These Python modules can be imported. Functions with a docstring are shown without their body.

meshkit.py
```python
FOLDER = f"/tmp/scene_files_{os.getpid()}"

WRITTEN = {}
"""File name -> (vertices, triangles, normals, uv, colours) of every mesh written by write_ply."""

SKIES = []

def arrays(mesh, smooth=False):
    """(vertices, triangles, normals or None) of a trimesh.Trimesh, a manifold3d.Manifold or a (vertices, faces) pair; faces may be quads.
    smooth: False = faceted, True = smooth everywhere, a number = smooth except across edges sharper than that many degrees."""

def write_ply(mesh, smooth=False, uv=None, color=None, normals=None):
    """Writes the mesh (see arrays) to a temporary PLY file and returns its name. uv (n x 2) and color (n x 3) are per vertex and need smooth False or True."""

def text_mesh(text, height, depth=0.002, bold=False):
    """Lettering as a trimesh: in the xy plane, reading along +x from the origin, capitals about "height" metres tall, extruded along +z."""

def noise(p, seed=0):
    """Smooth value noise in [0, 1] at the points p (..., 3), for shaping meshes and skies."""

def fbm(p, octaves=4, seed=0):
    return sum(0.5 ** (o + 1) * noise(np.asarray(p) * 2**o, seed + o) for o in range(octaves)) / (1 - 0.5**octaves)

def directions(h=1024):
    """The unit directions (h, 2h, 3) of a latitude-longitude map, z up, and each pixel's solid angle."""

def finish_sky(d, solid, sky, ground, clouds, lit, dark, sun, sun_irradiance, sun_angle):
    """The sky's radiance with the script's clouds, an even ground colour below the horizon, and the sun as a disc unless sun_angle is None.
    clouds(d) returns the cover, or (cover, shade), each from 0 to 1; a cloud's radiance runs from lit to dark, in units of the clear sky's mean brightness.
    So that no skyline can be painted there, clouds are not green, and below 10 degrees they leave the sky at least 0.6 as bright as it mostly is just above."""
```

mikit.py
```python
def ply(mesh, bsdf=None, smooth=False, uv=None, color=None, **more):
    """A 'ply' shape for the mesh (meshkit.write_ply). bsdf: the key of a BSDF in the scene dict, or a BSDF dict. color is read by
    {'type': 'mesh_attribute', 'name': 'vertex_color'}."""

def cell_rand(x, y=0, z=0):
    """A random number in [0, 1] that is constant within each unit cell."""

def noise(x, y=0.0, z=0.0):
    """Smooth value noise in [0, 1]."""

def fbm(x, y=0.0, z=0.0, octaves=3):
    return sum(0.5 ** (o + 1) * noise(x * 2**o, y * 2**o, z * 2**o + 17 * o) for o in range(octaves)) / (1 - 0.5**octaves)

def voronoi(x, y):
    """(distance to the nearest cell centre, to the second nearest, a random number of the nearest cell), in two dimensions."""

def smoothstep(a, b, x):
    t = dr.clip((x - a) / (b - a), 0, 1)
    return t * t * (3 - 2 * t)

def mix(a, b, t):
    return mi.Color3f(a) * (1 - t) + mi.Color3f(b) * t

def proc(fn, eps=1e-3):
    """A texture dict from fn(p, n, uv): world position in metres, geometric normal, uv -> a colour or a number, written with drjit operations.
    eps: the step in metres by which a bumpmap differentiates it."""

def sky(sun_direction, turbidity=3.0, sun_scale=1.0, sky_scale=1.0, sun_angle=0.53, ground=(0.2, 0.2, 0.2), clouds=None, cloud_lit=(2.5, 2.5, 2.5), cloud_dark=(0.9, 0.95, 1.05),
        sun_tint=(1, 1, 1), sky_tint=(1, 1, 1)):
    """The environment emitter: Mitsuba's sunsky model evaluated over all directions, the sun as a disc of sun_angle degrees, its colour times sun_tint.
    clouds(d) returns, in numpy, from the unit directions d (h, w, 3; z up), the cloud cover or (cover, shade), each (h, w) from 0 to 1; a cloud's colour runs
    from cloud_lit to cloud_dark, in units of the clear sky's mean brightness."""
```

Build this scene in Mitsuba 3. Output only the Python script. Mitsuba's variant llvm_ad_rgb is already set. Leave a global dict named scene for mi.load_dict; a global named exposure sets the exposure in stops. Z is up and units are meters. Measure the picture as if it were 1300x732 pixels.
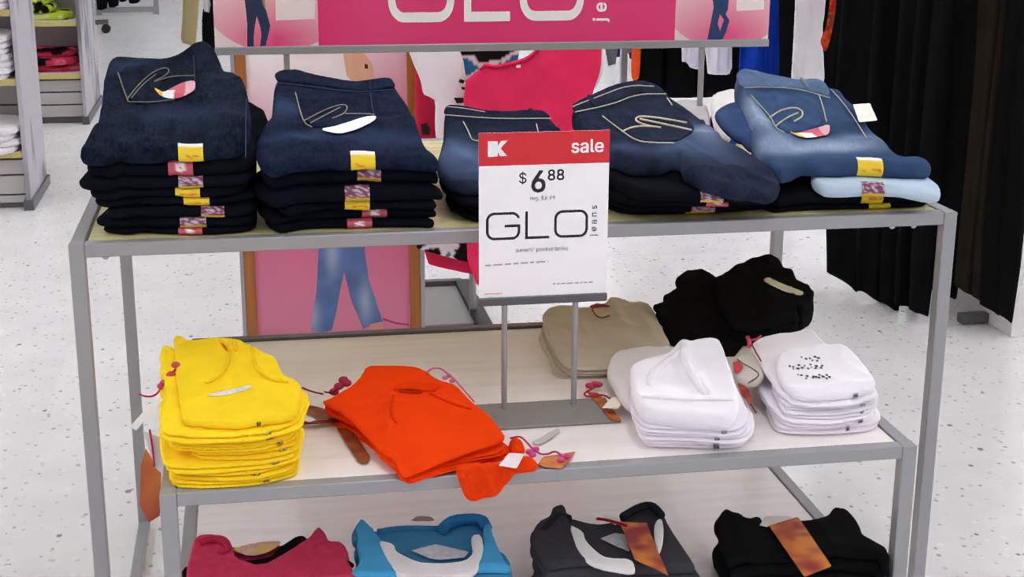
import math, random
import numpy as np, trimesh, shapely
import mitsuba as mi
import drjit as dr
import mikit, meshkit
from shapely.geometry import Polygon, LineString, Point, MultiPolygon
from shapely import affinity
from scipy.spatial import Delaunay

T = mi.ScalarTransform4f
scene, labels = {}, {}
random.seed(7)
rng = np.random.default_rng(7)

# ------------------------------------------------------------------ camera, light, exposure
F_PX, YAW, PITCH, ROLL = 1871.67, 0.1758, 0.2784, 0.005
EYE = np.array([0.2953, -2.3366, 1.4561])
_f = np.array([math.sin(YAW) * math.cos(PITCH), math.cos(YAW) * math.cos(PITCH), -math.sin(PITCH)])
_r0 = np.array([math.cos(YAW), -math.sin(YAW), 0.0])
_u0 = np.cross(_r0, _f)
_r = math.cos(ROLL) * _r0 + math.sin(ROLL) * _u0
_u = -math.sin(ROLL) * _r0 + math.cos(ROLL) * _u0
scene['camera'] = {'type': 'perspective', 'fov_axis': 'x', 'fov': math.degrees(2 * math.atan(650 / F_PX)), 'near_clip': 0.05, 'far_clip': 200.0,
                   'to_world': T().look_at(origin=EYE.tolist(), target=(EYE + _f).tolist(), up=_u.tolist())}
exposure = 0.0
LAMP = 7.4            # radiance of the fluorescent strips
CEIL = 3.5
LAMP_ROWS = [-8.6, -5.4, -2.2, 1.0, 4.2, 7.4, 10.6]
LAMP_Y = (-9.0, 19.0)
LAMP_END = [5.0, 5.0, 6.0, 14.0, 19.0, 19.0, 19.0]      # the rows over the aisle stop short


def ray(px, py):
    return _f + (px - 650) / F_PX * _r - (py - 366) / F_PX * _u


def atz(px, py, z):
    d = ray(px, py)
    return EYE + d * ((z - EYE[2]) / d[2])


def aty(px, py, y):
    d = ray(px, py)
    return EYE + d * ((y - EYE[1]) / d[1])


_TT = np.linspace(1.0, 7.0, 1500)


def on(px, py, S):
    """The first point where the sight line through a pixel meets the height function S."""
    P = EYE + _TT[:, None] * ray(px, py)
    g = P[:, 2] - S(P[:, 0], P[:, 1])
    k = np.argmax(g < 0)
    if k == 0:
        k = len(g) - 1
    a, b = g[k - 1], g[k]
    w = a / (a - b) if a != b else 0
    return P[k - 1] * (1 - w) + P[k] * w


def lin(c):
    """sRGB 0-255 -> linear"""
    c = np.asarray(c, float) / 255.0
    return np.where(c <= 0.04045, c / 12.92, ((c + 0.055) / 1.055) ** 2.4)


# ------------------------------------------------------------------ materials
def rgb(c):
    return {'type': 'rgb', 'value': [float(x) for x in lin(c)]}


def mat(key, c, rough=0.5, spec=0.5, metallic=0.0, **k):
    scene[key] = {'type': 'twosided', 'bsdf': {'type': 'principled', 'base_color': rgb(c) if not isinstance(c, dict) else c, 'roughness': rough,
                                               'specular': spec, 'metallic': metallic, **k}}


VC = {'type': 'mesh_attribute', 'name': 'vertex_color'}
def lc(c):
    return [float(x) for x in lin(c)]


def f_weave(p, n, uv):
    return 0.65 * mikit.fbm(p.x * 60, p.y * 60, p.z * 60, 3) + 0.35 * mikit.noise(p.x * 240, p.y * 240, p.z * 240)


def f_slub(p, n, uv):
    g = mikit.fbm(p.x * 330, p.y * 90, p.z * 140, 2) * 0.6 + mikit.fbm(p.x * 55, p.y * 40, p.z * 55, 3) * 0.6
    return dr.clip((g - 0.42) * 0.55, 0, 0.2)


def clothy(base):
    return {'type': 'principled', 'base_color': base, 'roughness': 0.95, 'specular': 0.06, 'sheen': 0.06}


scene['cloth'] = {'type': 'twosided', 'bsdf': {'type': 'bumpmap', 'texture': mikit.proc(f_weave), 'scale': 0.0011, 'bsdf': clothy(VC)}}
scene['denim'] = {'type': 'twosided', 'bsdf': {'type': 'bumpmap', 'texture': mikit.proc(f_weave), 'scale': 0.0016, 'bsdf':
                  {'type': 'blendbsdf', 'weight': mikit.proc(f_slub), 'a': clothy(VC), 'b': clothy(rgb((58, 72, 100)))}}}
scene['print'] = {'type': 'twosided', 'bsdf': {'type': 'principled', 'base_color': VC, 'roughness': 0.42, 'specular': 0.4}}


def f_floor(p, n, uv):
    x, y = p.x, p.y
    base = mikit.mix(lc((229, 228, 228)), lc((219, 218, 219)), mikit.fbm(x * 9, y * 9, 0.0, 3))
    tile = mikit.cell_rand(dr.floor(x / 0.305), dr.floor(y / 0.305), 3)
    base = base * (0.975 + 0.05 * tile)
    fx, fy = x / 0.305 - dr.floor(x / 0.305), y / 0.305 - dr.floor(y / 0.305)
    edge = dr.minimum(dr.minimum(fx, 1 - fx), dr.minimum(fy, 1 - fy)) * 0.305
    base = mikit.mix(base * 0.96, base, mikit.smoothstep(0.0004, 0.0022, edge))

    def chips(sz, share, r0, seed):
        u, v = x / sz + 3.1 * seed, y / sz * 0.8
        wob = 0.25 * (mikit.noise(x * 90, y * 90, seed) - 0.5)
        d1, _, w = mikit.voronoi(u, v)
        r = r0 * (0.4 + 0.6 * mikit.cell_rand(w * 997, seed))
        return dr.select(w > 1 - share, 1 - mikit.smoothstep(r * 0.55, r, d1 + wob * r), 0.0), w

    for sz, share, r0, seed, col in ((0.05, 0.42, 0.15, 3, (150, 147, 145)), (0.035, 0.35, 0.22, 11, (196, 194, 194)), (0.06, 0.25, 0.16, 23, (234, 233, 233)), (0.13, 0.42, 0.075, 31, (66, 62, 60))):
        c, w = chips(sz, share, r0, seed)
        base = mikit.mix(base, lc(col), c * 0.7)
    return base


def f_gloss(p, n, uv):
    return 0.17 + 0.12 * mikit.fbm(p.x * 2.3, p.y * 2.3, 5.0, 3)


scene['floor_vinyl'] = {'type': 'principled', 'base_color': mikit.proc(f_floor), 'roughness': mikit.proc(f_gloss), 'specular': 0.55}


def f_maple(p, n, uv):
    g = mikit.fbm(p.x * 6, p.y * 90, p.z * 90, 3)
    return mikit.mix(lc((214, 203, 148)), lc((196, 184, 128)), mikit.smoothstep(0.3, 0.75, g))


def f_white_lam(p, n, uv):
    g = mikit.fbm(p.x * 5, p.y * 70, 3.0, 3)
    return mikit.mix(lc((238, 233, 231)), lc((232, 226, 223)), mikit.smoothstep(0.35, 0.8, g))


def f_wood(p, n, uv):
    g = mikit.fbm(p.x * 120, p.y * 20, p.z * 4, 3)
    return mikit.mix(lc((176, 110, 48)), lc((140, 82, 30)), g)


def f_scuff(p, n, uv):
    a = mikit.fbm(p.y * 7, p.z * 3.2, 2.0, 3)
    return mikit.mix(lc((176, 172, 180)), lc((122, 118, 128)), mikit.smoothstep(0.45, 0.7, a))


mat('maple', mikit.proc(f_maple), 0.4)
mat('white_laminate', mikit.proc(f_white_lam), 0.28)
mat('frame_wood', mikit.proc(f_wood), 0.45)
mat('scuffed_metal', mikit.proc(f_scuff), 0.45)
mat('silver_paint', (158, 158, 161), 0.34, 0.5, 0.25)
mat('dark_metal', (92, 92, 94), 0.35, 0.5, 0.3)
mat('plate_grey', (128, 128, 124), 0.4)
mat('chrome', (190, 190, 192), 0.2, 0.5, 0.9)
mat('black_plastic', (28, 28, 30), 0.45)
mat('white_paint', (232, 228, 226), 0.5)
mat('wall_paint', (214, 214, 216), 0.8, 0.2)
mat('ceiling_paint', (238, 238, 236), 0.9, 0.1)
mat('slat_board', (184, 178, 176), 0.5)
mat('shelf_edge', (206, 190, 120), 0.5)
mat('orange_paint', (226, 84, 34), 0.4)
mat('lamp_housing', (225, 225, 225), 0.6)
scene['clear_sheet'] = {'type': 'thindielectric', 'int_ior': 1.3}


# ------------------------------------------------------------------ helpers: entries, names, labels
def numbered(name):
    if name not in _used:
        _used.add(name)
        return name
    k = 1
    while f'{name}_{k:03d}' in _used:
        k += 1
    _used.add(f'{name}_{k:03d}')
    return f'{name}_{k:03d}'


_used = set()


def thing(name, label, cat, group=None, kind=None):
    key = numbered(name)
    labels[key] = {'label': label, 'category': cat}
    if group:
        labels[key]['group'] = group
    if kind:
        labels[key]['kind'] = kind
    return key


def struct(name, mesh, m):
    key = numbered(name)
    scene[key] = mikit.ply(mesh, m)
    labels[key] = {'label': STRUCT.get(name, name.replace('_', ' ')), 'category': name.split('_')[0], 'kind': 'structure'}
    return key


STRUCT = {'floor': 'glossy white speckled vinyl tile floor of the store', 'ceiling': 'white store ceiling above the fluorescent strips', 'wall_back': 'plain pale wall at the far end of the store',
          'wall_left': 'plain pale wall on the far side beyond the shelving', 'wall_right': 'plain pale wall beyond the black clothes', 'wall_front': 'plain pale wall behind the viewer'}


def part(parent, name, shape, m=None, label=None, smooth=False, color=None):
    """A part (or sub-part) under the key parent; shape is a mesh or a ready dict."""
    key = numbered(parent + '__' + name)
    scene[key] = shape if isinstance(shape, dict) else mikit.ply(shape, m, smooth=smooth, color=color)
    if label:
        labels[key] = {'label': label}
    return key


# ------------------------------------------------------------------ helpers: shapes
def box(x0, x1, y0, y1, z0, z1, bevel=0.0015):
    b = min(bevel, (x1 - x0) * 0.3, (y1 - y0) * 0.3, (z1 - z0) * 0.3)
    if b <= 0:
        m = trimesh.creation.box((x1 - x0, y1 - y0, z1 - z0))
        m.apply_translation(((x0 + x1) / 2, (y0 + y1) / 2, (z0 + z1) / 2))
        return m
    pts = []
    for sx in (0, 1):
        for sy in (0, 1):
            for sz in (0, 1):
                c = np.array([(x0, x1)[sx], (y0, y1)[sy], (z0, z1)[sz]])
                s = np.array([1 - 2 * sx, 1 - 2 * sy, 1 - 2 * sz]) * b
                for k in range(3):
                    q = c + s
                    q[k] = c[k]
                    pts.append(q)
    return trimesh.convex.convex_hull(np.array(pts))


def bar(p0, p1, w, h=None, up=(0, 0, 1)):
    """A square tube's outside from p0 to p1."""
    p0, p1 = np.asarray(p0, float), np.asarray(p1, float)
    h = h or w
    L = np.linalg.norm(p1 - p0)
    a = (p1 - p0) / L
    s = np.cross(a, up)
    if np.linalg.norm(s) < 1e-6:
        s = np.cross(a, (0, 1, 0))
    s /= np.linalg.norm(s)
    t = np.cross(s, a)
    m = box(-w / 2, w / 2, 0, L, -h / 2, h / 2)
    M = np.eye(4)
    M[:3, 0], M[:3, 1], M[:3, 2], M[:3, 3] = s, a, t, p0
    m.apply_transform(M)
    return m


def tube(pts, r, sides=6, taper=False):
    """A round cord along a polyline."""
    P = np.asarray(pts, float)
    n = len(P)
    tan = np.gradient(P, axis=0)
    tan /= np.linalg.norm(tan, axis=1, keepdims=True) + 1e-12
    ref = np.array([0.13, 0.31, 0.94])
    V = []
    for i in range(n):
        s = np.cross(tan[i], ref)
        s /= np.linalg.norm(s) + 1e-12
        t = np.cross(s, tan[i])
        rr = r if np.isscalar(r) else r[i]
        for k in range(sides):
            a = 2 * math.pi * k / sides
            V.append(P[i] + rr * (math.cos(a) * s + math.sin(a) * t))
    Fc = []
    for i in range(n - 1):
        for k in range(sides):
            a, b = i * sides + k, i * sides + (k + 1) % sides
            Fc += [[a, b, b + sides], [a, b + sides, a + sides]]
    c0, c1 = len(V), len(V) + 1
    V += [P[0], P[-1]]
    for k in range(sides):
        Fc += [[c0, (k + 1) % sides, k], [c1, (n - 1) * sides + k, (n - 1) * sides + (k + 1) % sides]]
    return trimesh.Trimesh(np.array(V), np.array(Fc), process=False)


def resample(pts, step, closed=True):
    P = np.asarray(pts, float)
    if closed:
        P = np.vstack([P, P[:1]])
    d = np.r_[0, np.cumsum(np.linalg.norm(np.diff(P, axis=0), axis=1))]
    n = max(3, int(round(d[-1] / step)))
    t = np.linspace(0, d[-1], n + 1)[:-1] if closed else np.linspace(0, d[-1], n + 1)
    return np.stack([np.interp(t, d, P[:, k]) for k in range(P.shape[1])], 1)


def soften(pts, it=2):
    """Chaikin corner cutting of a closed outline."""
    P = np.asarray(pts, float)
    for _ in range(it):
        Q = np.roll(P, -1, 0)
        P = np.stack([P * 0.8 + Q * 0.2, P * 0.2 + Q * 0.8], 1).reshape(-1, P.shape[1])
    return P


def pad(outline, top, bot, res=0.008, edge=0.012):
    """A closed cushion-like cloth solid between the height functions bot and top over the outline, its edges rounded.
    Returns (vertices, faces, distance to the outline, True on the upper sheet)."""
    poly = outline if isinstance(outline, Polygon) else Polygon(outline)
    if not poly.is_valid:
        poly = poly.buffer(0)
    if isinstance(poly, MultiPolygon):
        poly = max(poly.geoms, key=lambda g: g.area)
    pts, dist = [], []

    def ring(g, d, step):
        for q in getattr(g, 'geoms', [g]):
            if q.is_empty:
                continue
            for line in [q.exterior, *q.interiors]:
                R = resample(np.array(line.coords)[:-1, :2], step)
                pts.append(R)
                dist.append(np.full(len(R), d))

    ring(poly, 0.0, res * 0.7)
    for k in (0.1, 0.32, 0.62, 1.0):
        ring(poly.buffer(-edge * k), edge * k, res * 0.8)
    x0, y0, x1, y1 = poly.bounds
    gx, gy = np.meshgrid(np.arange(x0, x1, res), np.arange(y0, y1, res * 0.87))
    gx[1::2] += res / 2
    g = np.stack([gx.ravel(), gy.ravel()], 1)
    inner = poly.buffer(-edge - res * 0.5)
    if not inner.is_empty:
        g = g[shapely.contains_xy(inner, g[:, 0], g[:, 1])]
        pts.append(g)
        dist.append(np.full(len(g), edge))
    P, D = np.vstack(pts), np.concatenate(dist)
    tri = Delaunay(P + np.random.default_rng(1).normal(0, 1e-6, P.shape)).simplices
    c = P[tri].mean(1)
    tri = tri[shapely.contains_xy(poly, c[:, 0], c[:, 1])]
    a, b, cc = P[tri[:, 0]], P[tri[:, 1]], P[tri[:, 2]]
    area = (b - a)[:, 0] * (cc - a)[:, 1] - (b - a)[:, 1] * (cc - a)[:, 0]
    tri = tri[np.abs(area) > 1e-10]
    area = area[np.abs(area) > 1e-10]
    tri[area < 0] = tri[area < 0][:, ::-1]
    e = np.sort(np.vstack([tri[:, [0, 1]], tri[:, [1, 2]], tri[:, [2, 0]]]), axis=1)
    ee, cnt = np.unique(e, axis=0, return_counts=True)
    D = D.copy()
    D[np.unique(ee[cnt == 1])] = 0.0            # the rim, where the upper and lower sheets meet
    zt, zb = top(P[:, 0], P[:, 1]), bot(P[:, 0], P[:, 1])
    mid, half = (zt + zb) / 2, (zt - zb) / 2
    prof = np.sqrt(np.clip(1 - (1 - np.clip(D / edge, 0, 1)) ** 2, 0, 1))
    up = np.c_[P, mid + half * prof]
    lo = np.c_[P, mid - half * prof]
    n = len(P)
    m = np.where(D == 0, np.arange(n), np.arange(n) + n)
    V = np.vstack([up, lo])
    Fc = np.vstack([tri, m[tri[:, ::-1]]])
    used = np.unique(Fc)
    re = -np.ones(len(V), int)
    re[used] = np.arange(len(used))
    return V[used], re[Fc], np.r_[D, D][used], (np.arange(2 * n) < n)[used]


def join(items):
    """Joins (V, F, colour) triples."""
    vs, fs, cs, k = [], [], [], 0
    for v, f, c in items:
        vs.append(v), fs.append(f + k), cs.append(np.broadcast_to(c, (len(v), 3)))
        k += len(v)
    return np.vstack(vs), np.vstack(fs), np.vstack(cs)


def drape(parent, name, poly_px, S, col, lift=0.002, thick=0.003, res=0.006, m='cloth', label=None, smooth_px=1, offs=None):
    """A flat piece lying on the surface S: its outline in photograph pixels, carried to the surface."""
    if any(isinstance(q[0], str) for q in poly_px):
        O = np.array([(on(*q, S) if not isinstance(q[0], str) else np.array([q[1], q[2], 0]))[:2] for q in poly_px])
        O = soften(O, smooth_px) if smooth_px else O
    else:
        O = np.array([on(*q, S)[:2] for q in resample(soften(poly_px, smooth_px) if smooth_px else poly_px, 2.5)])
    v, f, d, up = pad(O, lambda x, y: S(x, y) + lift, lambda x, y: S(x, y) + lift - thick, res, min(0.0025, thick))
    c = col(v) if callable(col) else lin(col)
    part(parent, name, (v, f), 'denim' if m == 'cloth' and parent.startswith('jeans') else m, label, True, np.broadcast_to(c, (len(v), 3)))


def seam(parent, name, lines_px, S, col=(150, 122, 82), r=0.0011, lift=0.0012, step=0.006, label=None):
    """Stitched threads along polylines on the surface S, each a part of its own."""
    for line in lines_px:
        O = np.array(line, float)
        if len(O) > 2:
            for _ in range(2):
                O = np.vstack([O[:1], *[np.stack([O[i] * 0.75 + O[i + 1] * 0.25, O[i] * 0.25 + O[i + 1] * 0.75]) for i in range(len(O) - 1)], O[-1:]])
        O = np.array([on(*q, S)[:2] for q in resample(O, 2.0, False)])
        t = tube(np.c_[O, S(O[:, 0], O[:, 1]) + lift], r, 5)
        part(parent, name, (np.array(t.vertices), np.array(t.faces)), 'cloth', label, True, np.broadcast_to(lin(col), (len(t.vertices), 3)))


class Surf:
    """A height function: a plane through (x0, y0, z0) with slopes, bumps (x, y, radius, height), ridges (polyline, width, height) and wrinkles."""

    def __init__(s, x0, y0, z0, kx, ky, amp=0.002, freq=14, seed=0, stretch=(1, 1), crease=0.0):
        s.p, s.amp, s.freq, s.seed, s.st = (x0, y0, z0, kx, ky), amp, freq, seed, stretch
        s.bumps, s.ridges, s.crease = [], [], crease

    def plane(s, x, y):
        x0, y0, z0, kx, ky = s.p
        return z0 + kx * (x - x0) + ky * (y - y0)

    def bump_px(s, px, py, r, h, ry=None):
        q = on(px, py, s.plane)
        s.bumps.append((q[0], q[1], r, ry or r, h))

    def ridge_px(s, pts, w, h):
        s.ridges.append((LineString([on(*q, s.plane)[:2] for q in pts]), w, h))

    def __call__(s, x, y):
        x, y = np.asarray(x, float), np.asarray(y, float)
        z = s.plane(x, y)
        for bx, by, rx, ry, h in s.bumps:
            z = z + h * np.exp(-((x - bx) / rx) ** 2 - ((y - by) / ry) ** 2)
        for line, w, h in s.ridges:
            d = shapely.distance(line, shapely.points(np.ravel(x), np.ravel(y))).reshape(x.shape)
            z = z + h * np.exp(-(d / w) ** 2)
        if s.amp:
            p = np.stack([x * s.freq * s.st[0], y * s.freq * s.st[1], np.zeros_like(x) + s.seed * 7.3], -1)
            z = z + s.amp * (2 * meshkit.fbm(p, 3, s.seed) - 1)
        if s.crease:
            w = 0.35 * meshkit.noise(np.stack([x * 5, y * 5, np.zeros_like(x)], -1), s.seed + 9)
            n = meshkit.noise(np.stack([(x + w) * s.freq * 0.55, (y + 0.6 * w) * s.freq * 0.9, np.zeros_like(x) + s.seed], -1), s.seed + 5)
            z = z + s.crease * np.clip(1 - np.abs(2 * n - 1) * 2.2, 0, 1) ** 2
        return z


def mottle(base, amount=0.25, freq=45, seed=0, fades=()):
    """Vertex colours: the cloth's colour with uneven dye; fades are worn patches (x, y, radius, colour, strength)."""
    b = lin(base)

    def fn(v):
        n = meshkit.fbm(v * freq, 3, seed)[:, None]
        c = b * (1 + amount * (2 * n - 1))
        for fx, fy, rx, ry, col, k in fades:
            w = k * np.exp(-((v[:, 0] - fx) / rx) ** 2 - ((v[:, 1] - fy) / ry) ** 2)[:, None]
            w = np.clip(w * (0.6 + 0.8 * n), 0, 1)
            c = c * (1 - w) + lin(col) * w
        return np.clip(c, 0, 1)
    return fn


def warp(O, dL, dR, k):
    x0, y0 = O.min(0)
    x1, y1 = O.max(0)
    u = ((O[:, 0] - x0) / (x1 - x0))[:, None]
    v = ((y1 - O[:, 1]) / (y1 - y0))[:, None]
    return O + k * v * (np.asarray(dL) * (1 - u) + np.asarray(dR) * u)


def jitter(O, a, seed):
    r = np.random.default_rng(seed)
    c = O.mean(0)
    q = (O - c) * (1 + r.uniform(-a, a, 2) * 1.2) + c + r.normal(0, a * 0.06, 2)
    p = np.c_[q * 11, np.zeros(len(q)) + seed]
    return q + (np.stack([meshkit.noise(p, seed), meshkit.noise(p, seed + 50)], 1) - 0.5) * a * 0.35


class Pile:
    """A pile of folded garments: layer surfaces shared out between the table and the top surface S."""

    def __init__(s, zb, S, outline_px, fr, bottom_px=None, corner_px=None, jit=0.05, seed=0, edge=0.011, soft=1):
        s.zb, s.S, s.fr, s.seed, s.edge = zb, S, [0.0, *fr], seed, edge
        s.O = soften(np.array([(on(*q, S.plane)[:2] if not isinstance(q[0], str) else np.array(q[1:3], float)) for q in outline_px]), soft)
        if bottom_px:
            bl, br = [atz(*q, zb)[:2] for q in bottom_px]
            tl, tr = [on(*q, S.plane)[:2] for q in corner_px]
            s.dL, s.dR = bl - tl, br - tr
        else:
            s.dL = s.dR = np.zeros(2)
        s.jit = jit
        s.outlines = {}

    def n(s):
        return len(s.fr) - 1

    def level(s, i):
        """height function of the upper side of layer i (0 = the table)"""
        if i == 0:
            return lambda x, y: np.full(np.shape(x), s.zb) + 0.0006
        fr, amp = s.fr[i], (min(0.0045, 0.16 * (s.fr[i] - s.fr[i - 1]) * (s.S.p[2] - s.zb) + 0.0012) if i < s.n() else 0.0)

        def fn(x, y):
            z = s.zb + (s.S(x, y) - s.zb) * fr
            if amp:
                p = np.stack([np.asarray(x) * 17, np.asarray(y) * 17, np.full(np.shape(x), s.seed * 3.1 + i * 5.7)], -1)
                z = z + amp * (2 * meshkit.fbm(p, 2, s.seed + i) - 1)
            return z
        return fn

    def outline(s, i):
        if i not in s.outlines:
            if i == s.n():
                s.outlines[i] = s.O
            else:
                s.outlines[i] = jitter(warp(s.O, s.dL, s.dR, 1 - (s.fr[i] + s.fr[i - 1]) / 2), s.jit, s.seed * 31 + i)
        return s.outlines[i]

    def layer(s, key, i, col, res=0.009, sub=1, name='body', gap=0.0002):
        """Builds layer i (1 = the lowest) as part 'body' of the thing key; sub = how many folds show at its edges."""
        lo, hi, items = s.level(i - 1), s.level(i), []
        O = s.outline(i)
        for k in range(sub):
            a, b = k / sub, (k + 1) / sub
            Ok = O if k == sub - 1 else jitter(O, 0.025, s.seed * 7 + i * 13 + k)
            v, f, d, up = pad(Ok, lambda x, y: lo(x, y) * (1 - b) + hi(x, y) * b - gap, lambda x, y: lo(x, y) * (1 - a) + hi(x, y) * a + gap, res, s.edge)
            items.append((v, f, col(v)))
        v, f, c = join(items)
        part(key, name, (v, f), 'denim' if key.startswith('jeans') and i == s.n() else 'cloth', None, True, c)

    def sticker(s, key, i, px0, px1, cols, over=0.012, under=0.004, name='size_sticker', label=None):
        """A paper strip bent round the front fold of layer i between two pixel columns."""
        lo, hi = s.level(i - 1), s.level(i)
        line = LineString(np.vstack([s.outline(i), s.outline(i)[:1]]))
        zc = s.zb + (s.fr[i] + s.fr[i - 1]) / 2 * (s.S.p[2] - s.zb)
        front = s.outline(i)[:, 1].min()
        x0, x1 = aty(px0, 366, front)[0], aty(px1, 366, front)[0]
        # columns of pixels shift with height only a little here; take x at the layer's height
        for _ in range(2):
            q0 = aty(px0, s._py(x0, front, zc), front)
            q1 = aty(px1, s._py(x1, front, zc), front)
            x0, x1 = q0[0], q1[0]
        xs = np.linspace(x0, x1, 9)
        poly = Polygon(s.outline(i)).buffer(0)
        ts = np.r_[np.linspace(1, 0, 8), np.linspace(0, -1, 6)[1:]]
        rows = []
        for t in ts:
            row = []
            for x in xs:
                hitl = poly.intersection(LineString([(x, -3), (x, 3)]))
                yf = hitl.bounds[1] if not hitl.is_empty else front
                d = over * t * t if t > 0 else under * t * t
                y = yf + d
                zt, zl = float(hi(x, y)), float(lo(x, y))
                mid, half = (zt + zl) / 2, (zt - zl) / 2
                pr = math.sqrt(max(0, 1 - (1 - min(d / s.edge, 1)) ** 2))
                z = mid + (half * pr if t > 0 else -half * pr)
                row.append([x, y - 0.0012 * (1 - min(d / s.edge, 1)) - 0.0004, z + (0.0012 if t > 0.3 else 0.0)])
            rows.append(row)
        V = np.array(rows).reshape(-1, 3)
        nx, nt = len(xs), len(ts)
        Fc = []
        for a in range(nt - 1):
            for b in range(nx - 1):
                q = a * nx + b
                Fc += [[q, q + nx, q + nx + 1], [q, q + nx + 1, q + 1]]
        C = np.zeros((len(V), 3))
        r = np.random.default_rng(s.seed * 101 + i)
        for a in range(nt):
            k = a / (nt - 1)
            for b in range(nx):
                u = b / (nx - 1)
                C[a * nx + b] = lin(cols(k, u, r))
        part(key, name, (V, np.array(Fc)), 'print', label, False, C)

    def _py(s, x, y, z):
        d = np.array([x, y, z]) - EYE
        return 366 - F_PX * (d @ _u) / (d @ _f)


def yellow_tag(k, u, r):
    if k < 0.2:
        return (244, 240, 228)
    return (226, 120, 40) if (0.5 < k < 0.75 and r.random() < 0.5 and 0.2 < u < 0.9) else (238, 205, 44)


def pink_tag(k, u, r):
    return (240, 232, 234) if (0.25 < k < 0.7 and 0.3 < u < 0.7 and r.random() < 0.75) else (196, 84, 100)


def plum_tag(k, u, r):
    return (214, 180, 60) if k > 0.72 else ((196, 180, 196) if r.random() < 0.3 else (122, 62, 86))


def hang_vertical(outline_xz, y0, thick, folds, col, res=0.012, yaw=0.0, x_piv=None, edge=None):
    """A hanging garment: an outline in its own plane (along, z), thickness, and vertical folds fn(a, z) pushing the cloth to and fro."""
    v, f, d, up = pad(outline_xz, lambda a, b: thick / 2 + folds(a, b), lambda a, b: -thick / 2 + folds(a, b), res, edge or thick * 0.5)
    V = np.c_[v[:, 0], y0 - v[:, 2], v[:, 1]]
    if yaw:
        xp = np.mean(v[:, 0]) if x_piv is None else x_piv
        a, w = v[:, 0] - xp, -v[:, 2]
        V = np.c_[xp + a * math.cos(yaw) - w * math.sin(yaw), y0 + a * math.sin(yaw) + w * math.cos(yaw), v[:, 1]]
    return V, f, col(V)


def slab_px(poly_px, y, t, col, holes=(), plane=None):
    """A flat print laid on a vertical plane y: outline in pixels, thickness t towards the viewer."""
    O = np.array([aty(*q, y) for q in poly_px])[:, [0, 2]]
    H = [np.array([aty(*q, y) for q in h])[:, [0, 2]] for h in holes]
    return flat(Polygon(O, H), y, t, col)


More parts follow.
